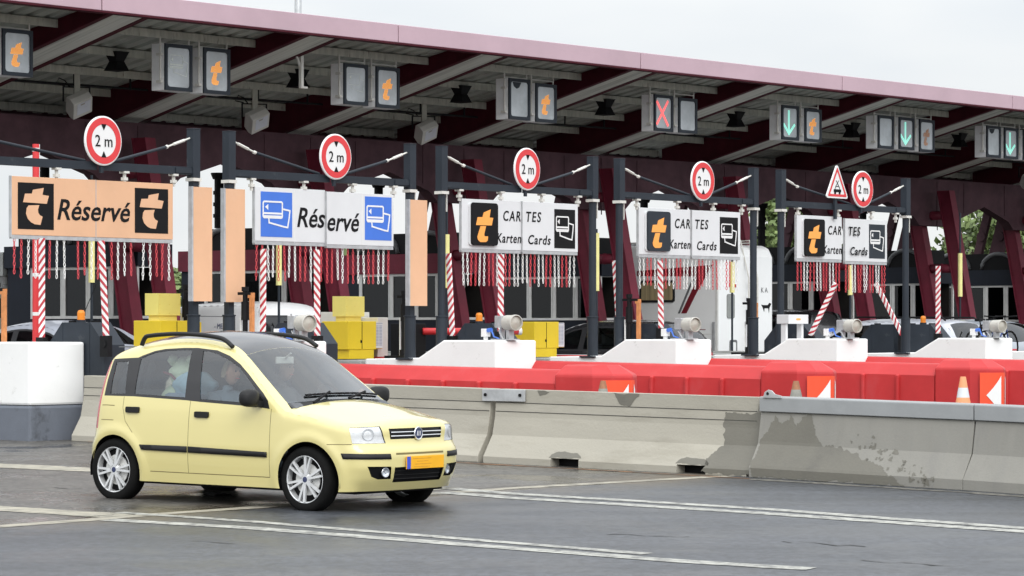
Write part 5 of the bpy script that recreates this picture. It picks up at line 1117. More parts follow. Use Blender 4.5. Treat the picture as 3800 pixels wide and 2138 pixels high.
    rf = [(-1.05, -.47), (.10, -.50), (.284, -.545), (.284, .545), (.10, .50), (-1.05, .47)]
    hood = [(1.03 - .2 * (y / .68) ** 2 * .40, y) for y in np.linspace(-.66, .66, 14)] + [(1.45, .63), (1.64, .47), (1.70, .30), (1.72, 0), (1.70, -.30), (1.64, -.47), (1.45, -.63)]
    topd = B.cut(dt, [('hood', hood), ('roof_panel', rf), ('cowl', cowl), ('windscreen', ws)], .03, 'top', {'cowl': -.004})
    skin_obj('body', [belt['body'], topd['body'], belt['gap'] + (1,)], ['yellowcar', 'gapline'], t); skin_obj('bonnet', [topd['hood']], 'yellowcar', t); skin_obj('roof_panel', [topd['roof_panel']], 'roofglass', t)
    skin_obj('window_trim', [belt['trim']], 'trim', t); skin_obj('windscreen', [topd['windscreen']], 'screenglass', t); skin_obj('cowl', [topd['cowl']], 'rubber', t)
    doors = {}
    for n, k in (('front_door', 'front_door'), ('front_door', 'front_door_l'), ('rear_door', 'rear_door'), ('rear_door', 'rear_door_l')): doors[k] = skin_obj(n, [belt[k]], 'yellowcar', t)
    for n in ('quarter_window', 'rear_window', 'front_window'):
        for k in (n, n + '_l'): skin_obj(n, [belt[k]], 'carglass', t)
    skin_obj('tailgate_window', [belt['rear_glass']], 'carglass', t)
    for k in ('moulding_r', 'moulding_f', 'moulding_r_l', 'moulding_f_l'): skin_obj('side_moulding', [belt[k]], 'rubber', t, .02)
    for k in ('bumper_strip', 'bumper_strip_l'): skin_obj('bumper_strip', [belt[k]], 'rubber', t, .015)
    for k in ('tail_light', 'tail_light_l'): skin_obj('tail_light', [belt[k]], 'tail', t)
    for k in ('headlight', 'headlight_l'):
        ho = skin_obj('headlight', [belt[k]], 'lampclear', t); v, f = belt[k]; cen = v.mean(0); inn = (v - cen) * .985 + cen - arr((.012, 0, 0)); skin_obj('reflector', [(inn, f)], 'reflector', ho)
        sg = 1 if k == 'headlight' else -1; m = MB()
        nn = np.array(B.normal(4.06 if sg > 0 else 2 * c2 - 4.06, .69)); p = B.belt([4.06 if sg > 0 else 2 * c2 - 4.06], [.69])[0] - nn * .022
        m.lathe([(0, -.004), (.025, -.002), (.052, .012), (.056, .016), (.052, .016), (.02, .004)], 20, 'x'); o = m.build('lamp_bowl', 'rim', ho, smooth=True); o.location = p; o.rotation_euler = (0, 0, math.atan2(nn[1], nn[0]))
    gro = skin_obj('grille', [belt['grille']], 'rubber', t); skin_obj('lower_intake', [belt['intake']], 'black', t); [skin_obj('fog_recess', [belt[k_]], 'black', t) for k_ in ('fog_recess', 'fog_recess_l')]
    for z in (.705, .672):
        m = MB(); pts = [tuple(B.belt([s_], [z], .004)[0]) for s_ in np.linspace(c2 - .355, c2 + .355, 15)]; m.tube(pts, .006, 6); m.build('chrome_bar', 'chrome', gro)
    m = MB()
    for z in (.30, .335, .37): m.tube([tuple(B.belt([s_], [z], -.022)[0]) for s_ in np.linspace(c2 - .33, c2 + .33, 13)], .005, 5)
    m.build('intake_slat', 'rubber', t)
    e = MB(); e.lathe([(0, .006), (.046, .004), (.048, 0)], 28, 'x'); e.lathe([(.047, .004), (.055, .006), (.059, 0), (.055, -.02)], 28, 'x', mi=1); e.tube([(.006, -.024, -.02), (.0075, -.018, .022)], .003, 4, 1); e.tube([(.006, -.004, -.022), (.0075, .0, .022)], .003, 4, 1); e.tube([(.006, .016, -.02), (.0075, .02, .02)], .003, 4, 1)
    eo = e.build('emblem', ['badgeblue', 'chrome'], gro); eo.location = B.belt([c2], [.69], .012)[0]
    for s_ in (4.229, 2 * c2 - 4.229):
        p = B.belt([s_], [.362], -.02)[0]; n = B.normal(s_, .362); m = MB(); m.lathe([(.036, -.02), (.044, .012), (.04, .016), (.034, .008), (.0, .014)], 20, 'x'); o = m.build('fog_light', 'chrome', t, smooth=True); o.location = p; o.rotation_euler = (0, 0, math.atan2(n[1], n[0]))
        g = MB(); g.lathe([(0, .022), (.03, .018), (.038, .012)], 18, 'x'); g.build('lens', 'lampclear', o, smooth=True)
    m = MB(); p = B.belt([c2 + .03], [.44])[0]; x = p[0] + .02; m.box(x - .012, x, -.228, .292, .385, .497); po = m.build('number_plate', 'plateyel', t, bevel=.003); b = MB(); b.box(x, x + .0015, -.226, -.175, .387, .495); b.build('blue_band', 'plateblue', po)
    r = MB(); rs = random.Random(3)
    for k in range(4):
        y0 = -.15 + rs.uniform(0, .1); r.box(x, x + .001, y0, y0 + rs.uniform(.15, .28), .40 + k * .024, .405 + k * .024)
    r.build('faded_characters', 'smear', po)
    # door handles, mirrors, rails, wipers
    for q0, z, d in ((1.346, .842, 'rear_door'), (2.197, .820, 'front_door')):
        for mir in (0, 1):
            s_ = q0 if not mir else 2 * c2 - q0; sg = -1 if not mir else 1; p = B.belt([s_], [z])[0]; m = MB(); m.prism(rrect(-.082, .082, -.027, .027, .014, 3), 'y', -.016, .018); o = m.build('door_handle', 'rubber', doors[d + ('_l' if mir else '')], bevel=.005); o.location = (p[0], p[1] + sg * .004, p[2])
    for sg in (-1, 1):
        m = MB(); bm = bmesh.new(); bmesh.ops.create_uvsphere(bm, u_segments=20, v_segments=14, radius=1)
        for v in bm.verts: v.co = Vector((math.copysign(abs(v.co.x) ** .7, v.co.x) * .065 - .02 * abs(v.co.y), math.copysign(abs(v.co.y) ** .75, v.co.y) * .115, math.copysign(abs(v.co.z) ** .7, v.co.z) * .078))
        me = bpy.data.meshes.new('mirror'); bm.to_mesh(me); bm.free(); me.materials.append(M['rubber']); me.polygons.foreach_set('use_smooth', [True] * len(me.polygons)); o = bpy.data.objects.new('mirror', me); COL.objects.link(o); o.parent = t; o.location = (.635, sg * .885, .985); o.rotation_euler = (0, 0, sg * -.2)
        a = MB(); a.bar((.66, sg * .76, .93), (.645, sg * .84, .945), .06, .05); a.prism([(.56, .905), (.71, .893), (.70, .95), (.62, 1.04)], 'y', sg * .742, sg * .752); a.build('mirror_arm', 'rubber', o).matrix_parent_inverse = Matrix.Translation((-.635, -sg * .885, -.985))
        rl = MB(); pts = [(-.985, sg * .565, 1.425), (-.95, sg * .562, 1.49), (-.89, sg * .558, 1.512), (-.6, sg * .555, 1.532), (-.3, sg * .556, 1.528), (-.05, sg * .56, 1.506), (.05, sg * .566, 1.478), (.14, sg * .575, 1.425)]
        rl.tube([tuple(p) for p in catmull(pts, 6)], .024, 10, flat=.85); rl.build('roof_rail', 'rubber', t, smooth=True)
    for y0, y1, yy in ((-.42, .10, -.55), (.12, .60, -.05)):
        m = MB(); P = [B.top([.93 - .09 * (y / .66) ** 2 - .03 + .0 * y], [y], .016)[0] for y in np.linspace(y0, y1 + .02, 9)]; m.tube([tuple(p) for p in P], .010, 6)
        p0 = B.top([.97], [yy + .12 if yy < -.3 else yy + .1], .012)[0]; m.tube([tuple(p0), tuple(P[4] + arr((.02, 0, .018))), tuple(P[4])], .011, 6); m.build('wiper', 'black', t)
    # wheels and dark inside of the body
    for x in (1.15, -1.15):
        for sg in (-1, 1): wheel(t, x, sg * .675, .288, .165, sg, badge=True, rr=.71, twist=.35 if x > 0 else .1)
    u = MB(); u.box(-1.45, 1.6, -.60, .60, .17, .30); u.box(.78, 1.60, -.55, .55, .30, .62); u.box(-1.5, -.78, -.52, .52, .30, .62); u.box(-.75, .85, -.735, -.60, .20, .28); u.box(-.75, .85, .60, .735, .20, .28)
    for x, r in ((1.2, .345), (-1.12, .335)):
        for sg in (-1, 1):
            pr = [(x + r * math.cos(R(k)), .285 + r * math.sin(R(k))) for k in range(-10, 191, 10)]; o = len(u.v); n = len(pr)
            for y in (.50, .745): u.v += [(a, sg * y, b) for a, b in pr]
            u.f += [(o + i, o + i + 1, o + n + i + 1, o + n + i) for i in range(n - 1)] + [tuple(o + i for i in range(n))]; u.m += [0] * n
    u.build('underbody', 'black', t)
    d = MB(); d.prism([(.55, .72), (.55, .90), (.62, .945), (.90, .945), (.98, .90), (.98, .6), (.7, .6)], 'y', -.66, .66); d.box(.50, .62, .22, .48, .92, .97); d.build('dashboard', 'seat', t, bevel=.02)
    w = MB(); P = [(.50 - .06 * math.sin(q_), .35 + .17 * math.cos(q_), .93 + .16 * math.sin(q_)) for q_ in np.linspace(0, 2 * math.pi, 25)]; w.tube(P, .014, 8); w.bar((.5, .19, .93), (.5, .51, .93), .02, .03); w.bar((.5, .35, .93), (.62, .35, .85), .05, .05); w.build('steering_wheel', 'rubber', t)
    for y in (-.35, .35):
        s_ = MB(); s_.box(-.25, .25, y - .23, y + .23, .42, .58); s_.prism([(-.22, .55), (-.36, 1.10), (-.45, 1.08), (-.34, .5)], 'y', y - .22, y + .22); s_.prism([(-.36, 1.12), (-.38, 1.27), (-.45, 1.27), (-.44, 1.11)], 'y', y - .13, y + .13); s_.build('front_seat', 'seat', t, bevel=.03)
    s_ = MB(); s_.box(-1.0, -.6, -.58, .58, .42, .60); s_.prism([(-.98, .55), (-1.1, 1.02), (-1.18, 1.0), (-1.1, .5)], 'y', -.58, .58); s_.build('rear_seat', 'seat', t, bevel=.03)
    m = MB(); m.box(.24, .26, -.12, .12, 1.27, 1.335); m.bar((.26, 0, 1.32), (.33, 0, 1.37), .02, .02); m.build('inner_mirror', 'lamp', t, bevel=.008)
    ap = MB(); ap.box(-1.35, .2, -.49, .49, 1.40, 1.41); ap.build('headlining', 'seat', t)
    return t
small_car = build_small_car()
def car_pt(x, y, z): cz, sz = math.cos(PPSI), math.sin(PPSI); return (PX + cz * x + sz * y, PY - sz * x + cz * y, PZ + z - PPIT * x)
person('person in the passenger seat of the yellow car, seen through its front side window', car_pt(-.08, -.35, .50), -PPSI, 'shirt2', 'fair', .92)
person('person in dark clothes at the wheel of the yellow car', car_pt(-.05, .35, .50), -PPSI, 'shirt', 'hair', .96)
def luggage():
    X, Y, Z = car_pt(-.78, -.32, .60); t = thing('soft_toy', 'pale green plush toy behind the rear side window of the yellow car', 'toy', (X, Y, Z), -PPSI); rs = random.Random(5)
    def blob(sx, sy, sz, p, seed):
        b = bmesh.new(); bmesh.ops.create_icosphere(b, subdivisions=3, radius=1); r = random.Random(seed); ph = [r.uniform(0, 6) for _ in range(6)]
        for v in b.verts: k = 1 + .09 * math.sin(5 * v.co.x + ph[0]) * math.sin(4 * v.co.y + ph[1]) + .06 * math.sin(7 * v.co.z + ph[2]); v.co = Vector((v.co.x * sx * k + p[0], v.co.y * sy * k + p[1], v.co.z * sz * k + p[2]))
        me = bpy.data.meshes.new('b'); b.to_mesh(me); b.free(); vs = [tuple(v.co) for v in me.vertices]; fs = [tuple(f.vertices) for f in me.polygons]; bpy.data.meshes.remove(me); return vs, fs
    m = MB(); m.add(*blob(.20, .16, .24, (.05, 0, .25), 1)); m.build('body', 'plush', t, smooth=True); m = MB(); m.add(*blob(.17, .14, .15, (.16, -.03, .56), 2)); m.build('head', 'plush', t, smooth=True)
    m = MB(); m.add(*blob(.05, .05, .05, (.06, -.1, .69), 3)); m.add(*blob(.05, .05, .05, (.26, -.06, .69), 4)); m.build('ear', 'plush', t, smooth=True); m = MB(); m.tube([(.0, -.155, .58), (.10, -.17, .56), (.17, -.165, .50)], .012, 6); m.build('stitched_mouth', 'maroon', t)
    X, Y, Z = car_pt(-.40, -.40, .58); t = thing('travel_bag', 'pale blue bag on the back seat of the yellow car beside the plush toy', 'bag', (X, Y, Z), -PPSI); m = MB(); m.add(*blob(.25, .16, .22, (-.08, 0, .22), 7)); m.build('bag', 'bag', t, smooth=True); m = MB(); m.add(*blob(.24, .17, .14, (-.05, .0, .48), 8)); m.build('flap', 'bag', t, smooth=True); m = MB(); m.box(-.3, .18, -.175, -.1, .0, .42); m.build('pocket', 'bag2', t, bevel=.04)
luggage()
# ------------------------------------------------------------------ waiting traffic in the lanes
def lane_car(name, lab, cat, paint, a, c_front, L, Wd, H, kind, extra=None):
    """car standing in a lane, heading away; front bumper at c_front. local x forward"""
    hw = Wd / 2; k = L / 2
    half = [(-k, 0), (-k + .01, -hw * .4), (-k + .06, -hw * .72), (-k + .16, -hw * .9), (-k + .4, -hw * .985), (-k * .4, -hw), (k * .4, -hw), (k - .55, -hw * .97), (k - .28, -hw * .86), (k - .12, -hw * .64), (k - .03, -hw * .34), (k, 0)]
    if kind == 'saloon': zx = [(-k - .2, .85), (-k + .05, 1.00), (-k + .5, 1.03), (-k + .72, 1.08), (-k + 1.35, H - .08), (-k + 1.8, H - .01), (-.1, H), (.35, H - .05), (.75, H - .19), (1.38, .98), (1.55, .93), (k - .3, .80), (k, .66), (k + .1, .6)]
    elif kind == 'estate': zx = [(-k - .15, .95), (-k + .08, 1.05), (-k + .30, H - .14), (-k + .5, H - .03), (-k + 1.2, H), (0, H), (.4, H - .05), (.75, H - .17), (1.40, 1.0), (1.6, .95), (k - .3, .82), (k, .68), (k + .1, .6)]
    else: zx = [(-k - .15, .9), (-k + .04, 1.0), (-k + .40, H - .16), (-k + .62, H - .05), (-k + 1.3, H), (-.1, H - .01), (.3, H - .07), (.7, H - .22), (1.32, .97), (1.5, .92), (k - .3, .78), (k, .64), (k + .1, .55)]
    TZ = [.15, .3, .5, .7, .9, 1.0, 1.2, 1.4, 1.6, 1.8]; TS = [.05, .02, 0, 0, .02, .045, .12, .20, .28, .36]; TF = [.15, .04, 0, .02, .12, .2, .4, .6, .8, .9]; TR = [.12, .03, 0, .02, .05, .08, .16, .26, .38, .5]
    B = Shell(half, zx, TZ, TS, TF, TR, ((-k + .82, .31, .35), (k - .86, .31, .35)), ([-k, 0, .35, 1.4, 1.6, k], [.05, .05, .06, .06, .06, .05]), shift=.06, xc=(.3, 1.6)); c2 = B.SM
    X, Y = W2(a, c_front - L / 2); t = thing(name, lab, cat, (X, Y, gz(a, c_front - L / 2)), TH + R(90))
    q = np.linspace(0, 2 * c2, 300); s3 = B.seam(q); dom = [(v, .2) for v in q] + [(v, z) for v, z in zip(q[::-1], s3[::-1, 2])]; sx = B.s_of_x; zx_ = lambda x: float(np.interp(sx(x), q, s3[:, 2]))
    belt_z = .93; xr = {'saloon': -k + 1.0, 'estate': -k + .42, 'hatch': -k + .62}[kind]; xf = 1.28
    xs_ = np.linspace(xr, xf, 24); gl = [(sx(x), max(belt_z + .02, zx_(x) - .055)) for x in xs_] + [(sx(x), belt_z) for x in xs_[::-1]]; reg = []
    def both(n, p): reg.append((n, p)); reg.append((n if n in ('panel_gap', 'skip') else n + '_l', B.mir(p)))
    both('window_trim', gl); xm = -.05; tops = lambda x0, x1: [(sx(x), max(belt_z + .05, zx_(x) - .085)) for x in np.linspace(x0, x1, 12)]
    both('front_window', tops(xm + .06, xf - .12) + [(sx(xf - .16), belt_z + .03), (sx(xm + .06), belt_z + .03)]); x_r0 = {'saloon': xr + .22, 'estate': -1.02, 'hatch': xr + .28}[kind]
    both('rear_window', tops(x_r0, xm - .06) + [(sx(xm - .06), belt_z + .03), (sx(x_r0 - .02), belt_z + .03)])
    if kind == 'estate': both('quarter_window', tops(xr + .1, -1.12) + [(sx(-1.13), belt_z + .03), (sx(xr + .08), belt_z + .03)])
    both('panel_gap', line([(sx(xm), .3), (sx(xm), belt_z)], .012)); both('panel_gap', line([(sx(1.05), .3), (sx(1.05), belt_z)], .012)); both('tail_light', [(sx(-k + .36), .72), (sx(-k + .36), .90), (.52 * hw, .90), (.52 * hw, .72)] if kind != 'estate' else [(sx(-k + .3), .70), (sx(-k + .3), 1.02), (.75 * hw, 1.02), (.75 * hw, .70)])
    for cx in (-k + .82, k - .86): both('skip', [(sx(cx + .34 * math.cos(R(v))), .31 + .34 * math.sin(R(v))) for v in range(-25, 206, 8)])
    both('headlight', [(c2 - .75 * hw, .62), (c2 - .42 * hw, .60), (c2 - .42 * hw, .70), (c2 - .75 * hw, .74)])
    bl = B.cut(dom, reg, .05, 'belt', {'front_window': -.004, 'rear_window': -.004, 'front_window_l': -.004, 'rear_window_l': -.004})
    yb = hw * .70; ws = [(.55 if kind != 'estate' else .55, y) for y in np.linspace(-yb * .9, yb * .9, 9)] + [(1.34 - .12 * (y / yb) ** 2, y) for y in np.linspace(yb, -yb, 9)]
    rg = {'saloon': [(-k + .78, y) for y in np.linspace(-yb * .85, yb * .85, 8)] + [(-k + 1.45, y) for y in np.linspace(yb * .8, -yb * .8, 8)], 'estate': [(-k + .12, -yb * .9), (-k + .12, yb * .9), (-k + .36, yb * .85), (-k + .36, -yb * .85)], 'hatch': [(-k + .10, -yb * .9), (-k + .10, yb * .9), (-k + .50, yb * .82), (-k + .50, -yb * .82)]}[kind]
    tp = B.cut([(x, y) for x, y, z in s3[:-1]], [('windscreen', ws), ('rear_screen', rg)], .055, 'top')
    skin_obj('body', [bl['body'], tp['body'], bl['panel_gap'] + (1,)], [paint, 'trim'], t)
    for n in ('window_trim', 'window_trim_l'): skin_obj('window_trim', [bl[n]], 'trim', t)
    for n in ('front_window', 'rear_window', 'quarter_window'):
        for k_ in (n, n + '_l'):
            if k_ in bl: skin_obj(n, [bl[k_]], 'darkglass', t)
    for n in ('windscreen', 'rear_screen'):
        if n in tp: skin_obj(n, [tp[n]], 'darkglass', t)
    for k_ in ('', '_l'): skin_obj('tail_light', [bl['tail_light' + k_]], 'tail', t); skin_obj('headlight', [bl['headlight' + k_]], 'reflector', t)
    for x in (-k + .82, k - .86):
        for sg in (-1, 1): wheel(t, x, sg * (hw - .11), .31, .19, sg, 5)
    d = MB(); d.box(-k + .3, k - .3, -hw + .12, hw - .12, .25, .55)
    for y in (-.36, .36): d.prism([(-.05, .5), (-.25, 1.05), (-.36, 1.05), (-.22, .5)], 'y', y - .22, y + .22); d.box(-.35, -.27, y - .12, y + .12, 1.05, 1.24)
    d.prism([(-1.0, .5), (-1.12, 1.02), (-1.24, 1.02), (-1.2, .5)], 'y', -.6, .6); d.box(.85, 1.3, -hw + .2, hw - .2, .6, .93); d.build('seats', 'seat', t)
    for sg in (-1, 1):
        b = bmesh.new(); bmesh.ops.create_uvsphere(b, u_segments=12, v_segments=8, radius=1)
        for v in b.verts: v.co = Vector((v.co.x * .06, v.co.y * .11, v.co.z * .07))
        me = bpy.data.meshes.new('mirror'); b.to_mesh(me); b.free(); me.materials.append(M[paint if extra != 'whitemirror' else 'white']); me.polygons.foreach_set('use_smooth', [True] * len(me.polygons)); o = bpy.data.objects.new('mirror', me); COL.objects.link(o); o.parent = t; o.location = (.95, sg * (hw + .06), 1.0)
    return t, B
M['darkglass'] = glass('tinted_car_glass', (.32, .36, .36), .9)
for n, c, r in (('paintsilver', (.34, .36, .41), .32), ('paintblack', (.012, .012, .014), .25), ('paintgrey', (.30, .33, .37), .35), ('paintsilver2', (.48, .50, .55), .32), ('paintdark', (.05, .055, .06), .3)): M[n] = mat('car_' + n, c, r, .02, 2., coat=.5); two_sided(M[n])
M['vanwhite'] = mat('white_van_paint', (.86, .87, .88), .4, .02, 2., coat=.3); two_sided(M['vanwhite'], (.2, .2, .2))
LC = lambda i: (ISL[i] + ISL[i + 1]) / 2          # centre of a lane
def rel_c(px, a): return c_at(px, a)
aL = LC(1); saloon, _ = lane_car('saloon_car', 'silver grey saloon car waiting behind the orange Réservé board', 'car', 'paintsilver', aL, c_at(408, aL - .85) + 4.5, 4.5, 1.75, 1.46, 'saloon')
def whip():
    m = MB(); m.tube([(-.9, .2, 1.44), (-1.25, .2, 2.0)], .006, 5); m.build('aerial', 'black', saloon)
whip()
a3 = LC(4); cb = c_at(2652, a3 + .6); black_car, _ = lane_car('black_car', 'black hatchback with a white mirror waiting before the motorhome', 'car', 'paintblack', a3 + .05, cb + 4.15, 4.15, 1.72, 1.50, 'hatch', 'whitemirror')
X, Y = W2(a3 + .05, cb + 2.25); person('person with a dark top driving the black car', (X - UA[0] * .36, Y - UA[1] * .36, gz(a3, 0) + .56), TH + R(90), 'shirt', 'fair', 1., arm_up=True)
a5 = LC(6); ce = c_at(3575, a5 - .5); estate, _ = lane_car('estate_car', 'silver estate car with a bicycle rack waiting under the triangle sign', 'car', 'paintsilver2', a5 + .1, ce + 4.6, 4.6, 1.76, 1.53, 'estate')
def rails():
    m = MB()
    for sg in (-1, 1): m.tube([(-1.9, sg * .62, 1.50), (-1.8, sg * .62, 1.56), (.2, sg * .62, 1.57), (.35, sg * .62, 1.50)], .02, 6)
    m.build('roof_rail', 'black', estate)
rails()
X, Y = W2(a5 + .1, ce + 2.6); person('person with an arm at the open window of the silver estate car', (X - UA[0] * .36, Y - UA[1] * .36, gz(a5, 0) + .56), TH + R(90), 'shirt', 'hair', 1., arm_up=True)
def bicycle(k, c, a, lab):
    X, Y = W2(a, c); t = thing('bicycle', lab, 'bicycle', (X, Y, gz(a, c) + .62), TH, 'bicycles on the rack of the silver estate car')
    for x in (-.5, .5): m = MB(); m.tube([(x + .32 * math.cos(v), 0, .34 + .32 * math.sin(v)) for v in np.linspace(0, 2 * math.pi, 21)], .02, 6); m.build('wheel', 'tyre', t)
    m = MB(); P = dict(bb=(-.06, 0, .3), st=(-.2, 0, .78), hd=(.33, 0, .80), ra=(-.5, 0, .34), fa=(.5, 0, .34))
    for p, q in (('bb', 'st'), ('bb', 'hd'), ('st', 'hd'), ('bb', 'ra'), ('st', 'ra'), ('hd', 'fa')): m.tube([P[p], P[q]], .018, 7)
    m.build('frame', 'bluebike' if k else 'black', t); m = MB(); m.tube([P['hd'], (.3, 0, .95)], .014, 6); m.tube([(.36, -.25, .97), (.3, 0, .95), (.36, .25, .97)], .016, 6); m.build('handlebar', 'black', t); m = MB(); m.box(-.34, -.12, -.06, .06, .86, .91); m.tube([P['st'], (-.23, 0, .87)], .014, 6); m.build('saddle', 'black', t, bevel=.02)
M['bluebike'] = mat('dark_blue_bike_paint', (.02, .04, .16), .35, .1, 6.)
bicycle(0, ce - .22, a5 + .0, 'black bicycle on the rear rack, nearest the silver estate car'); bicycle(1, ce - .42, a5 + .1, 'dark blue bicycle outermost on the rear rack of the silver estate car')
a4 = LC(6) + 4.4; ch = c_at(3095, a4 - .2); dark_car, _ = lane_car('dark_hatchback', 'black hatchback with roof spoiler ahead in the lane right of the motorhome', 'car', 'paintblack', a4, ch + 4.3, 4.3, 1.78, 1.78, 'estate')
a6 = LC(6) + 4.5; cg = c_at(3800, a6 - .3); lane_car('grey_car', 'grey hatchback with a sloping rear window at the right edge', 'car', 'paintgrey', a6, cg + 4.3, 4.3, 1.76, 1.54, 'hatch')
lane_car('far_car', 'silver car roof seen beyond the silver estate car', 'car', 'paintsilver2', a6 + 4.4, c_at(3390, a6 + 4.4) + 4.3, 4.3, 1.75, 1.5, 'hatch')
# white van
def van():
    a = LC(3); w, L, H = 1.74, 4.2, 1.82; cr = c_at(1200, a + w / 2 - .1); hw = w / 2; k = L / 2
    half = [(-k, 0), (-k + .01, -hw * .5), (-k + .05, -hw * .86), (-k + .14, -hw * .965), (-k + .4, -hw), (0, -hw), (k - .6, -hw * .97), (k - .25, -hw * .84), (k - .05, -hw * .4), (k, 0)]
    zx = [(-k - .12, 1.2), (-k + .02, 1.62), (-k + .14, H - .06), (-k + .4, H), (-.6, H + .01), (.2, H - .04), (.55, H - .14), (1.2, 1.15), (1.4, 1.08), (k - .2, .9), (k, .75), (k + .1, .6)]
    TZ = [.15, .3, .5, .9, 1.1, 1.4, 1.7, 1.9]; B = Shell(half, zx, TZ, [.04, .02, 0, .0, .02, .06, .13, .18], [.1, .03, 0, .15, .3, .5, .7, .9], [.06, .02, 0, .0, .015, .04, .09, .16], ((-k + .75, .31, .35), (k - .85, .31, .35)), ([-k, 2], [.04, .05]), KS=.12); c2 = B.SM
    X, Y = W2(a, cr + L / 2); t = thing('delivery_van', 'white van with lettered side waiting under the blue card board', 'van', (X, Y, gz(a, cr + 2)), TH + R(90))
    q = np.linspace(0, 2 * c2, 300); s3 = B.seam(q); dom = [(v, .2) for v in q] + [(v, z) for v, z in zip(q[::-1], s3[::-1, 2])]; sx = B.s_of_x; reg = []
    def both(n, p): reg.append((n, p)); reg.append((n if n in ('gap', 'skip') else n + '_l', B.mir(p)))
    rr = rrect(.02, .73, .98, 1.54, .1, 4); both('trim', rrect(.0, .76, .95, 1.575, .12, 4)); both('rear_window', rr); both('front_window', [(sx(.1), 1.10), (sx(.1), 1.55), (sx(.55), 1.53), (sx(.95), 1.12)]); both('gap', line([(.012, .4), (.012, 1.6)], .012)); both('gap', line([(sx(0.05), .4), (sx(.05), 1.62)], .012)); both('gap', line([(sx(-1.2), .4), (sx(-1.2), 1.45), (sx(-1.1), 1.55), (sx(.0), 1.57)], .01))
    both('tail_light', [(.80, .75), (.93, .75), (.93, 1.25), (.80, 1.25)])
    for cx in (-k + .75, k - .85): both('skip', [(sx(cx + .34 * math.cos(R(v))), .31 + .34 * math.sin(R(v))) for v in range(-25, 206, 8)])
    bl = B.cut(dom, reg, .05, 'belt', {}); tp = B.cut([(x, y) for x, y, z in s3[:-1]], [('windscreen', [(.62, -.6), (.62, .6), (1.15, .66), (1.15, -.66)])], .06, 'top')
    skin_obj('body', [bl['body'], tp['body'], bl['gap'] + (1,)], ['vanwhite', 'black'], t)
    for k_ in ('trim', 'trim_l'): skin_obj('window_trim', [bl[k_]], 'trim', t)
    for n in ('rear_window', 'front_window'):
        for k_ in ('', '_l'): skin_obj(n, [bl[n + k_]], 'darkglass', t)
    skin_obj('windscreen', [tp['windscreen']], 'darkglass', t); [skin_obj('tail_light', [bl['tail_light' + k_]], 'tail', t) for k_ in ('', '_l')]
    for x in (-k + .75, k - .85):
        for sg in (-1, 1): wheel(t, x, sg * (hw - .11), .31, .19, sg, 5)
    m = MB(); m.box(-k + .13, -k + .16, -.16, .16, 1.665, 1.69); m.build('brake_light', 'tail', t); m = MB(); m.bar((-k - .01, .1, 1.0), (-k + .03, .42, 1.16), .02, .02); m.build('wiper', 'black', t)
    m = MB(); m.box(-k + .3, k - .6, -hw + .1, hw - .1, .3, .7); m.build('cargo_floor', 'seat', t)
    # side lettering (the side towards the camera is local +y, read from front to rear)
    for s_, x, z, sz in (('- MESURES', -1.02, 1.335, .135), ('ATIEMES', -1.0, 1.20, .135)):
        o = text(s_, sz, 'letterblue', t, 0, 0, 0, .25, .85); ys = B.belt([2 * c2 - sx(-1.3)], [z])[0][1]; o.rotation_euler = (R(8), 0, R(180)); o.location = (x + .12, ys + .008, z)
    m = MB(); ys = B.belt([2 * c2 - sx(-1.3)], [.95])[0][1]
    for r_ in range(7): m.box(-1.55, -1.2 - .06 * (r_ % 3), ys + .002, ys + .005, 1.12 - r_ * .035, 1.128 - r_ * .035)
    m.build('small_print', 'lines', t)
M['letterblue'] = mat('grey_blue_lettering', (.10, .12, .22), .5, .1, 20.)
van()
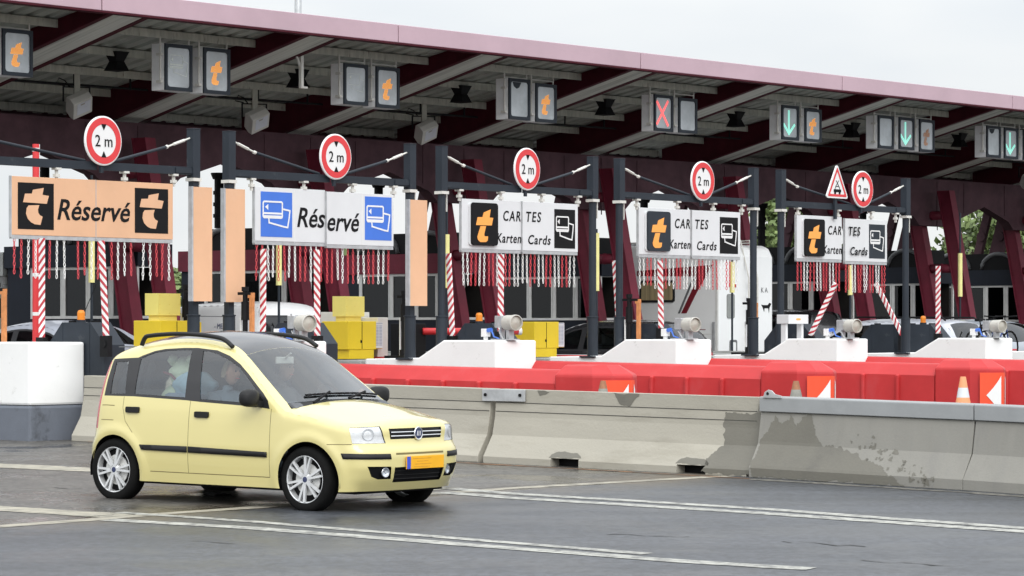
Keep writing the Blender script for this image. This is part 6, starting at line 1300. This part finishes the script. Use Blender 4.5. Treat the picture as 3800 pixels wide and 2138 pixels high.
def motorhome():
    a = 26.6; w, H = 2.0, 3.16; cr = c_at(2668, a - w / 2); L = 6.2; X, Y = W2(a, cr); t = thing('motorhome', 'white motorhome with a dark red seven shaped stripe and rear ladder', 'motorhome', (X, Y, gz(a, 0)), TH); hw = w / 2
    # local y runs from the tail forwards (away), x across
    b = MB(); b.prism([(0, .45), (0, H - .25), (.10, H - .06), (.25, H), (4.6, H), (5.4, H - .12), (6.0, 1.95), (6.2, 1.8), (6.0, 1.55), (5.6, 1.15), (6.6, 1.0), (6.8, .5), (6.8, .45)], 'x', -hw, hw); b.build('body', 'mhwhite', t, bevel=.05)
    s = MB(); s.box(-hw - .008, -hw, .03, .09, .5, H - .3); s.box(-hw - .008, -hw, .09, 4.5, 1.235, 1.25); s.box(-hw - .01, -hw - .001, .1, 3.2, .92, .945); s.build('side_strip', 'alu', t); k = MB()
    k.box(-hw - .006, -hw, .35, 5, 1.33, 1.345); k.box(-hw - .006, -hw, .1, 5, .62, .645); k.box(-hw, -.15, -.006, 0, .62, .645); k.box(.1, hw, -.006, 0, .62, .645)
    P = lambda px, py: (c_at(px, a - hw) - cr, z_at(py, a - hw, c_at(px, a - hw)) - gz(a, 0))
    k.prism([P(2365, 1006), P(2644, 983), P(2585, 1088), P(2548, 1163), P(2528, 1163), P(2576, 1060), P(2580, 1026), P(2365, 1025)], 'x', -hw - .006, -hw); k.build('red_stripe', 'mhred', t)
    g = MB(); g.prism([P(2568, 1036), P(2576, 1036), P(2524, 1163), P(2516, 1163)], 'x', -hw - .005, -hw); g.build('grey_stripe', 'slate2', t)
    q0, q1 = P(2375, 1123), P(2505, 1040); wn = MB(); wn.prism(rrect(q1[0], q0[0], q0[1], q1[1], .06), 'x', -hw - .02, -hw); wo_ = wn.build('side_window', 'trim', t); c = MB(); c.prism(rrect(q1[0] + .05, q0[0] - .05, q0[1] + .05, q1[1] - .05, .04), 'x', -hw - .024, -hw - .0205); c.build('curtained_pane', 'mhcurtain', wo_)
    r = MB(); r.prism(rrect(-.62, -.36, .70, 1.12, .05), 'y', -.02, 0); r.prism(rrect(-.57, -.41, .75, 1.07, .03), 'y', -.024, -.0205, 1); r.build('rear_hatch', ['slate2', 'mhwhite'], t); rw = MB(); rw.prism(rrect(-.72, -.45, 1.58, 2.1, .05), 'y', -.02, 0); rw.build('rear_window', 'curtainpane', t)
    ld = MB()
    for x in (-.08, .25): ld.tube([(x, -.12, .45), (x, -.12, 2.45), (x, .1, H + .1), (x, .5, H + .08)], .018, 7)
    for z in np.arange(.6, 2.5, .29): ld.tube([(-.08, -.12, z), (.25, -.12, z)], .014, 6)
    ld.build('ladder', 'lamp', t); tl = MB(); tl.box(-.62, -.4, -.02, 0, 2.24, 2.31); tl.box(-.95, -.6, -.02, 0, .5, .58); tl.box(.5, .95, -.02, 0, .5, .58); tl.build('tail_light', 'tail', t); rr = MB(); rr.tube([(-.8, .3, H + .06), (-.8, 3., H + .06)], .02, 6); rr.tube([(.8, .3, H + .06), (.8, 3., H + .06)], .02, 6); rr.box(-.5, .2, 1.2, 1.9, H, H + .10); rr.build('roof_rack', 'lamp', t)
    text('K A', .16, 'slate2', t, .55, 2.14, -.004, 0, 1.); o = MB(); o.prism([(.55, 1.88), (.62, 1.80), (.66, 1.72), (.68, 1.80), (.82, 1.80), (.84, 1.70), (.87, 1.82), (.93, 1.90), (.86, 1.92), (.80, 1.87), (.62, 1.87)], 'y', -.004, 0); o.build('animal_sticker', 'ink', t)
    for x in (.9, -.9):
        for y in (1.3, 5.6): wheel(t, x, y, .33, .2, 1 if x > 0 else -1).rotation_euler = (0, 0, R(90) * 0)
    gr = MB(); gr.box(-hw - .03, -hw, .10, .16, .55, 1.5); gr.build('corner_guard', 'galv', t); am = MB(); am.box(-hw - .04, -hw, c_at(2385, a - hw) - cr - .12, c_at(2385, a - hw) - cr, 1.22, 1.36); am.build('side_marker', 'beacon', t)
M['mhwhite'] = mat('white_motorhome_panel', (.82, .83, .83), .4, .02, 1.5, dirt=(.6, .6, .58), dscale=1.5, dlo=.6, dhi=.85); M['mhred'] = mat('dark_red_stripe', (.17, .012, .022), .4, .05, 5.)
M['mhcurtain'] = mat('beige_curtain', (.34, .27, .15), .8, .35, 1., stretch=(1, 14, .6)); M['curtainpane'] = mat('grey_pane', (.25, .26, .25), .25, .15, 3.)
motorhome()
def control_box():
    a = ISL[4] - .1; c = c_at(2940, a); X, Y = W2(a, c); t = tthing('control_box', 'pale control box with an orange symbol beside the gantry right of the motorhome', 'control box', a, c, 0); z1, z0 = z_at(1168, a, c), z_at(1202, a, c); m = MB(); m.box(-.28, .30, -.12, .12, z0, z1); m.box(-.26, -.2, -.05, .05, .4, z0); m.box(.2, .26, -.05, .05, .4, z0); m.build('box', 'panelw', t, bevel=.006); o = MB(); o.prism(rrect(-.06, .07, z0 + .06, z1 - .06, .03), 'y', -.124, -.12); o.build('orange_symbol', 'orange', t)
control_box()
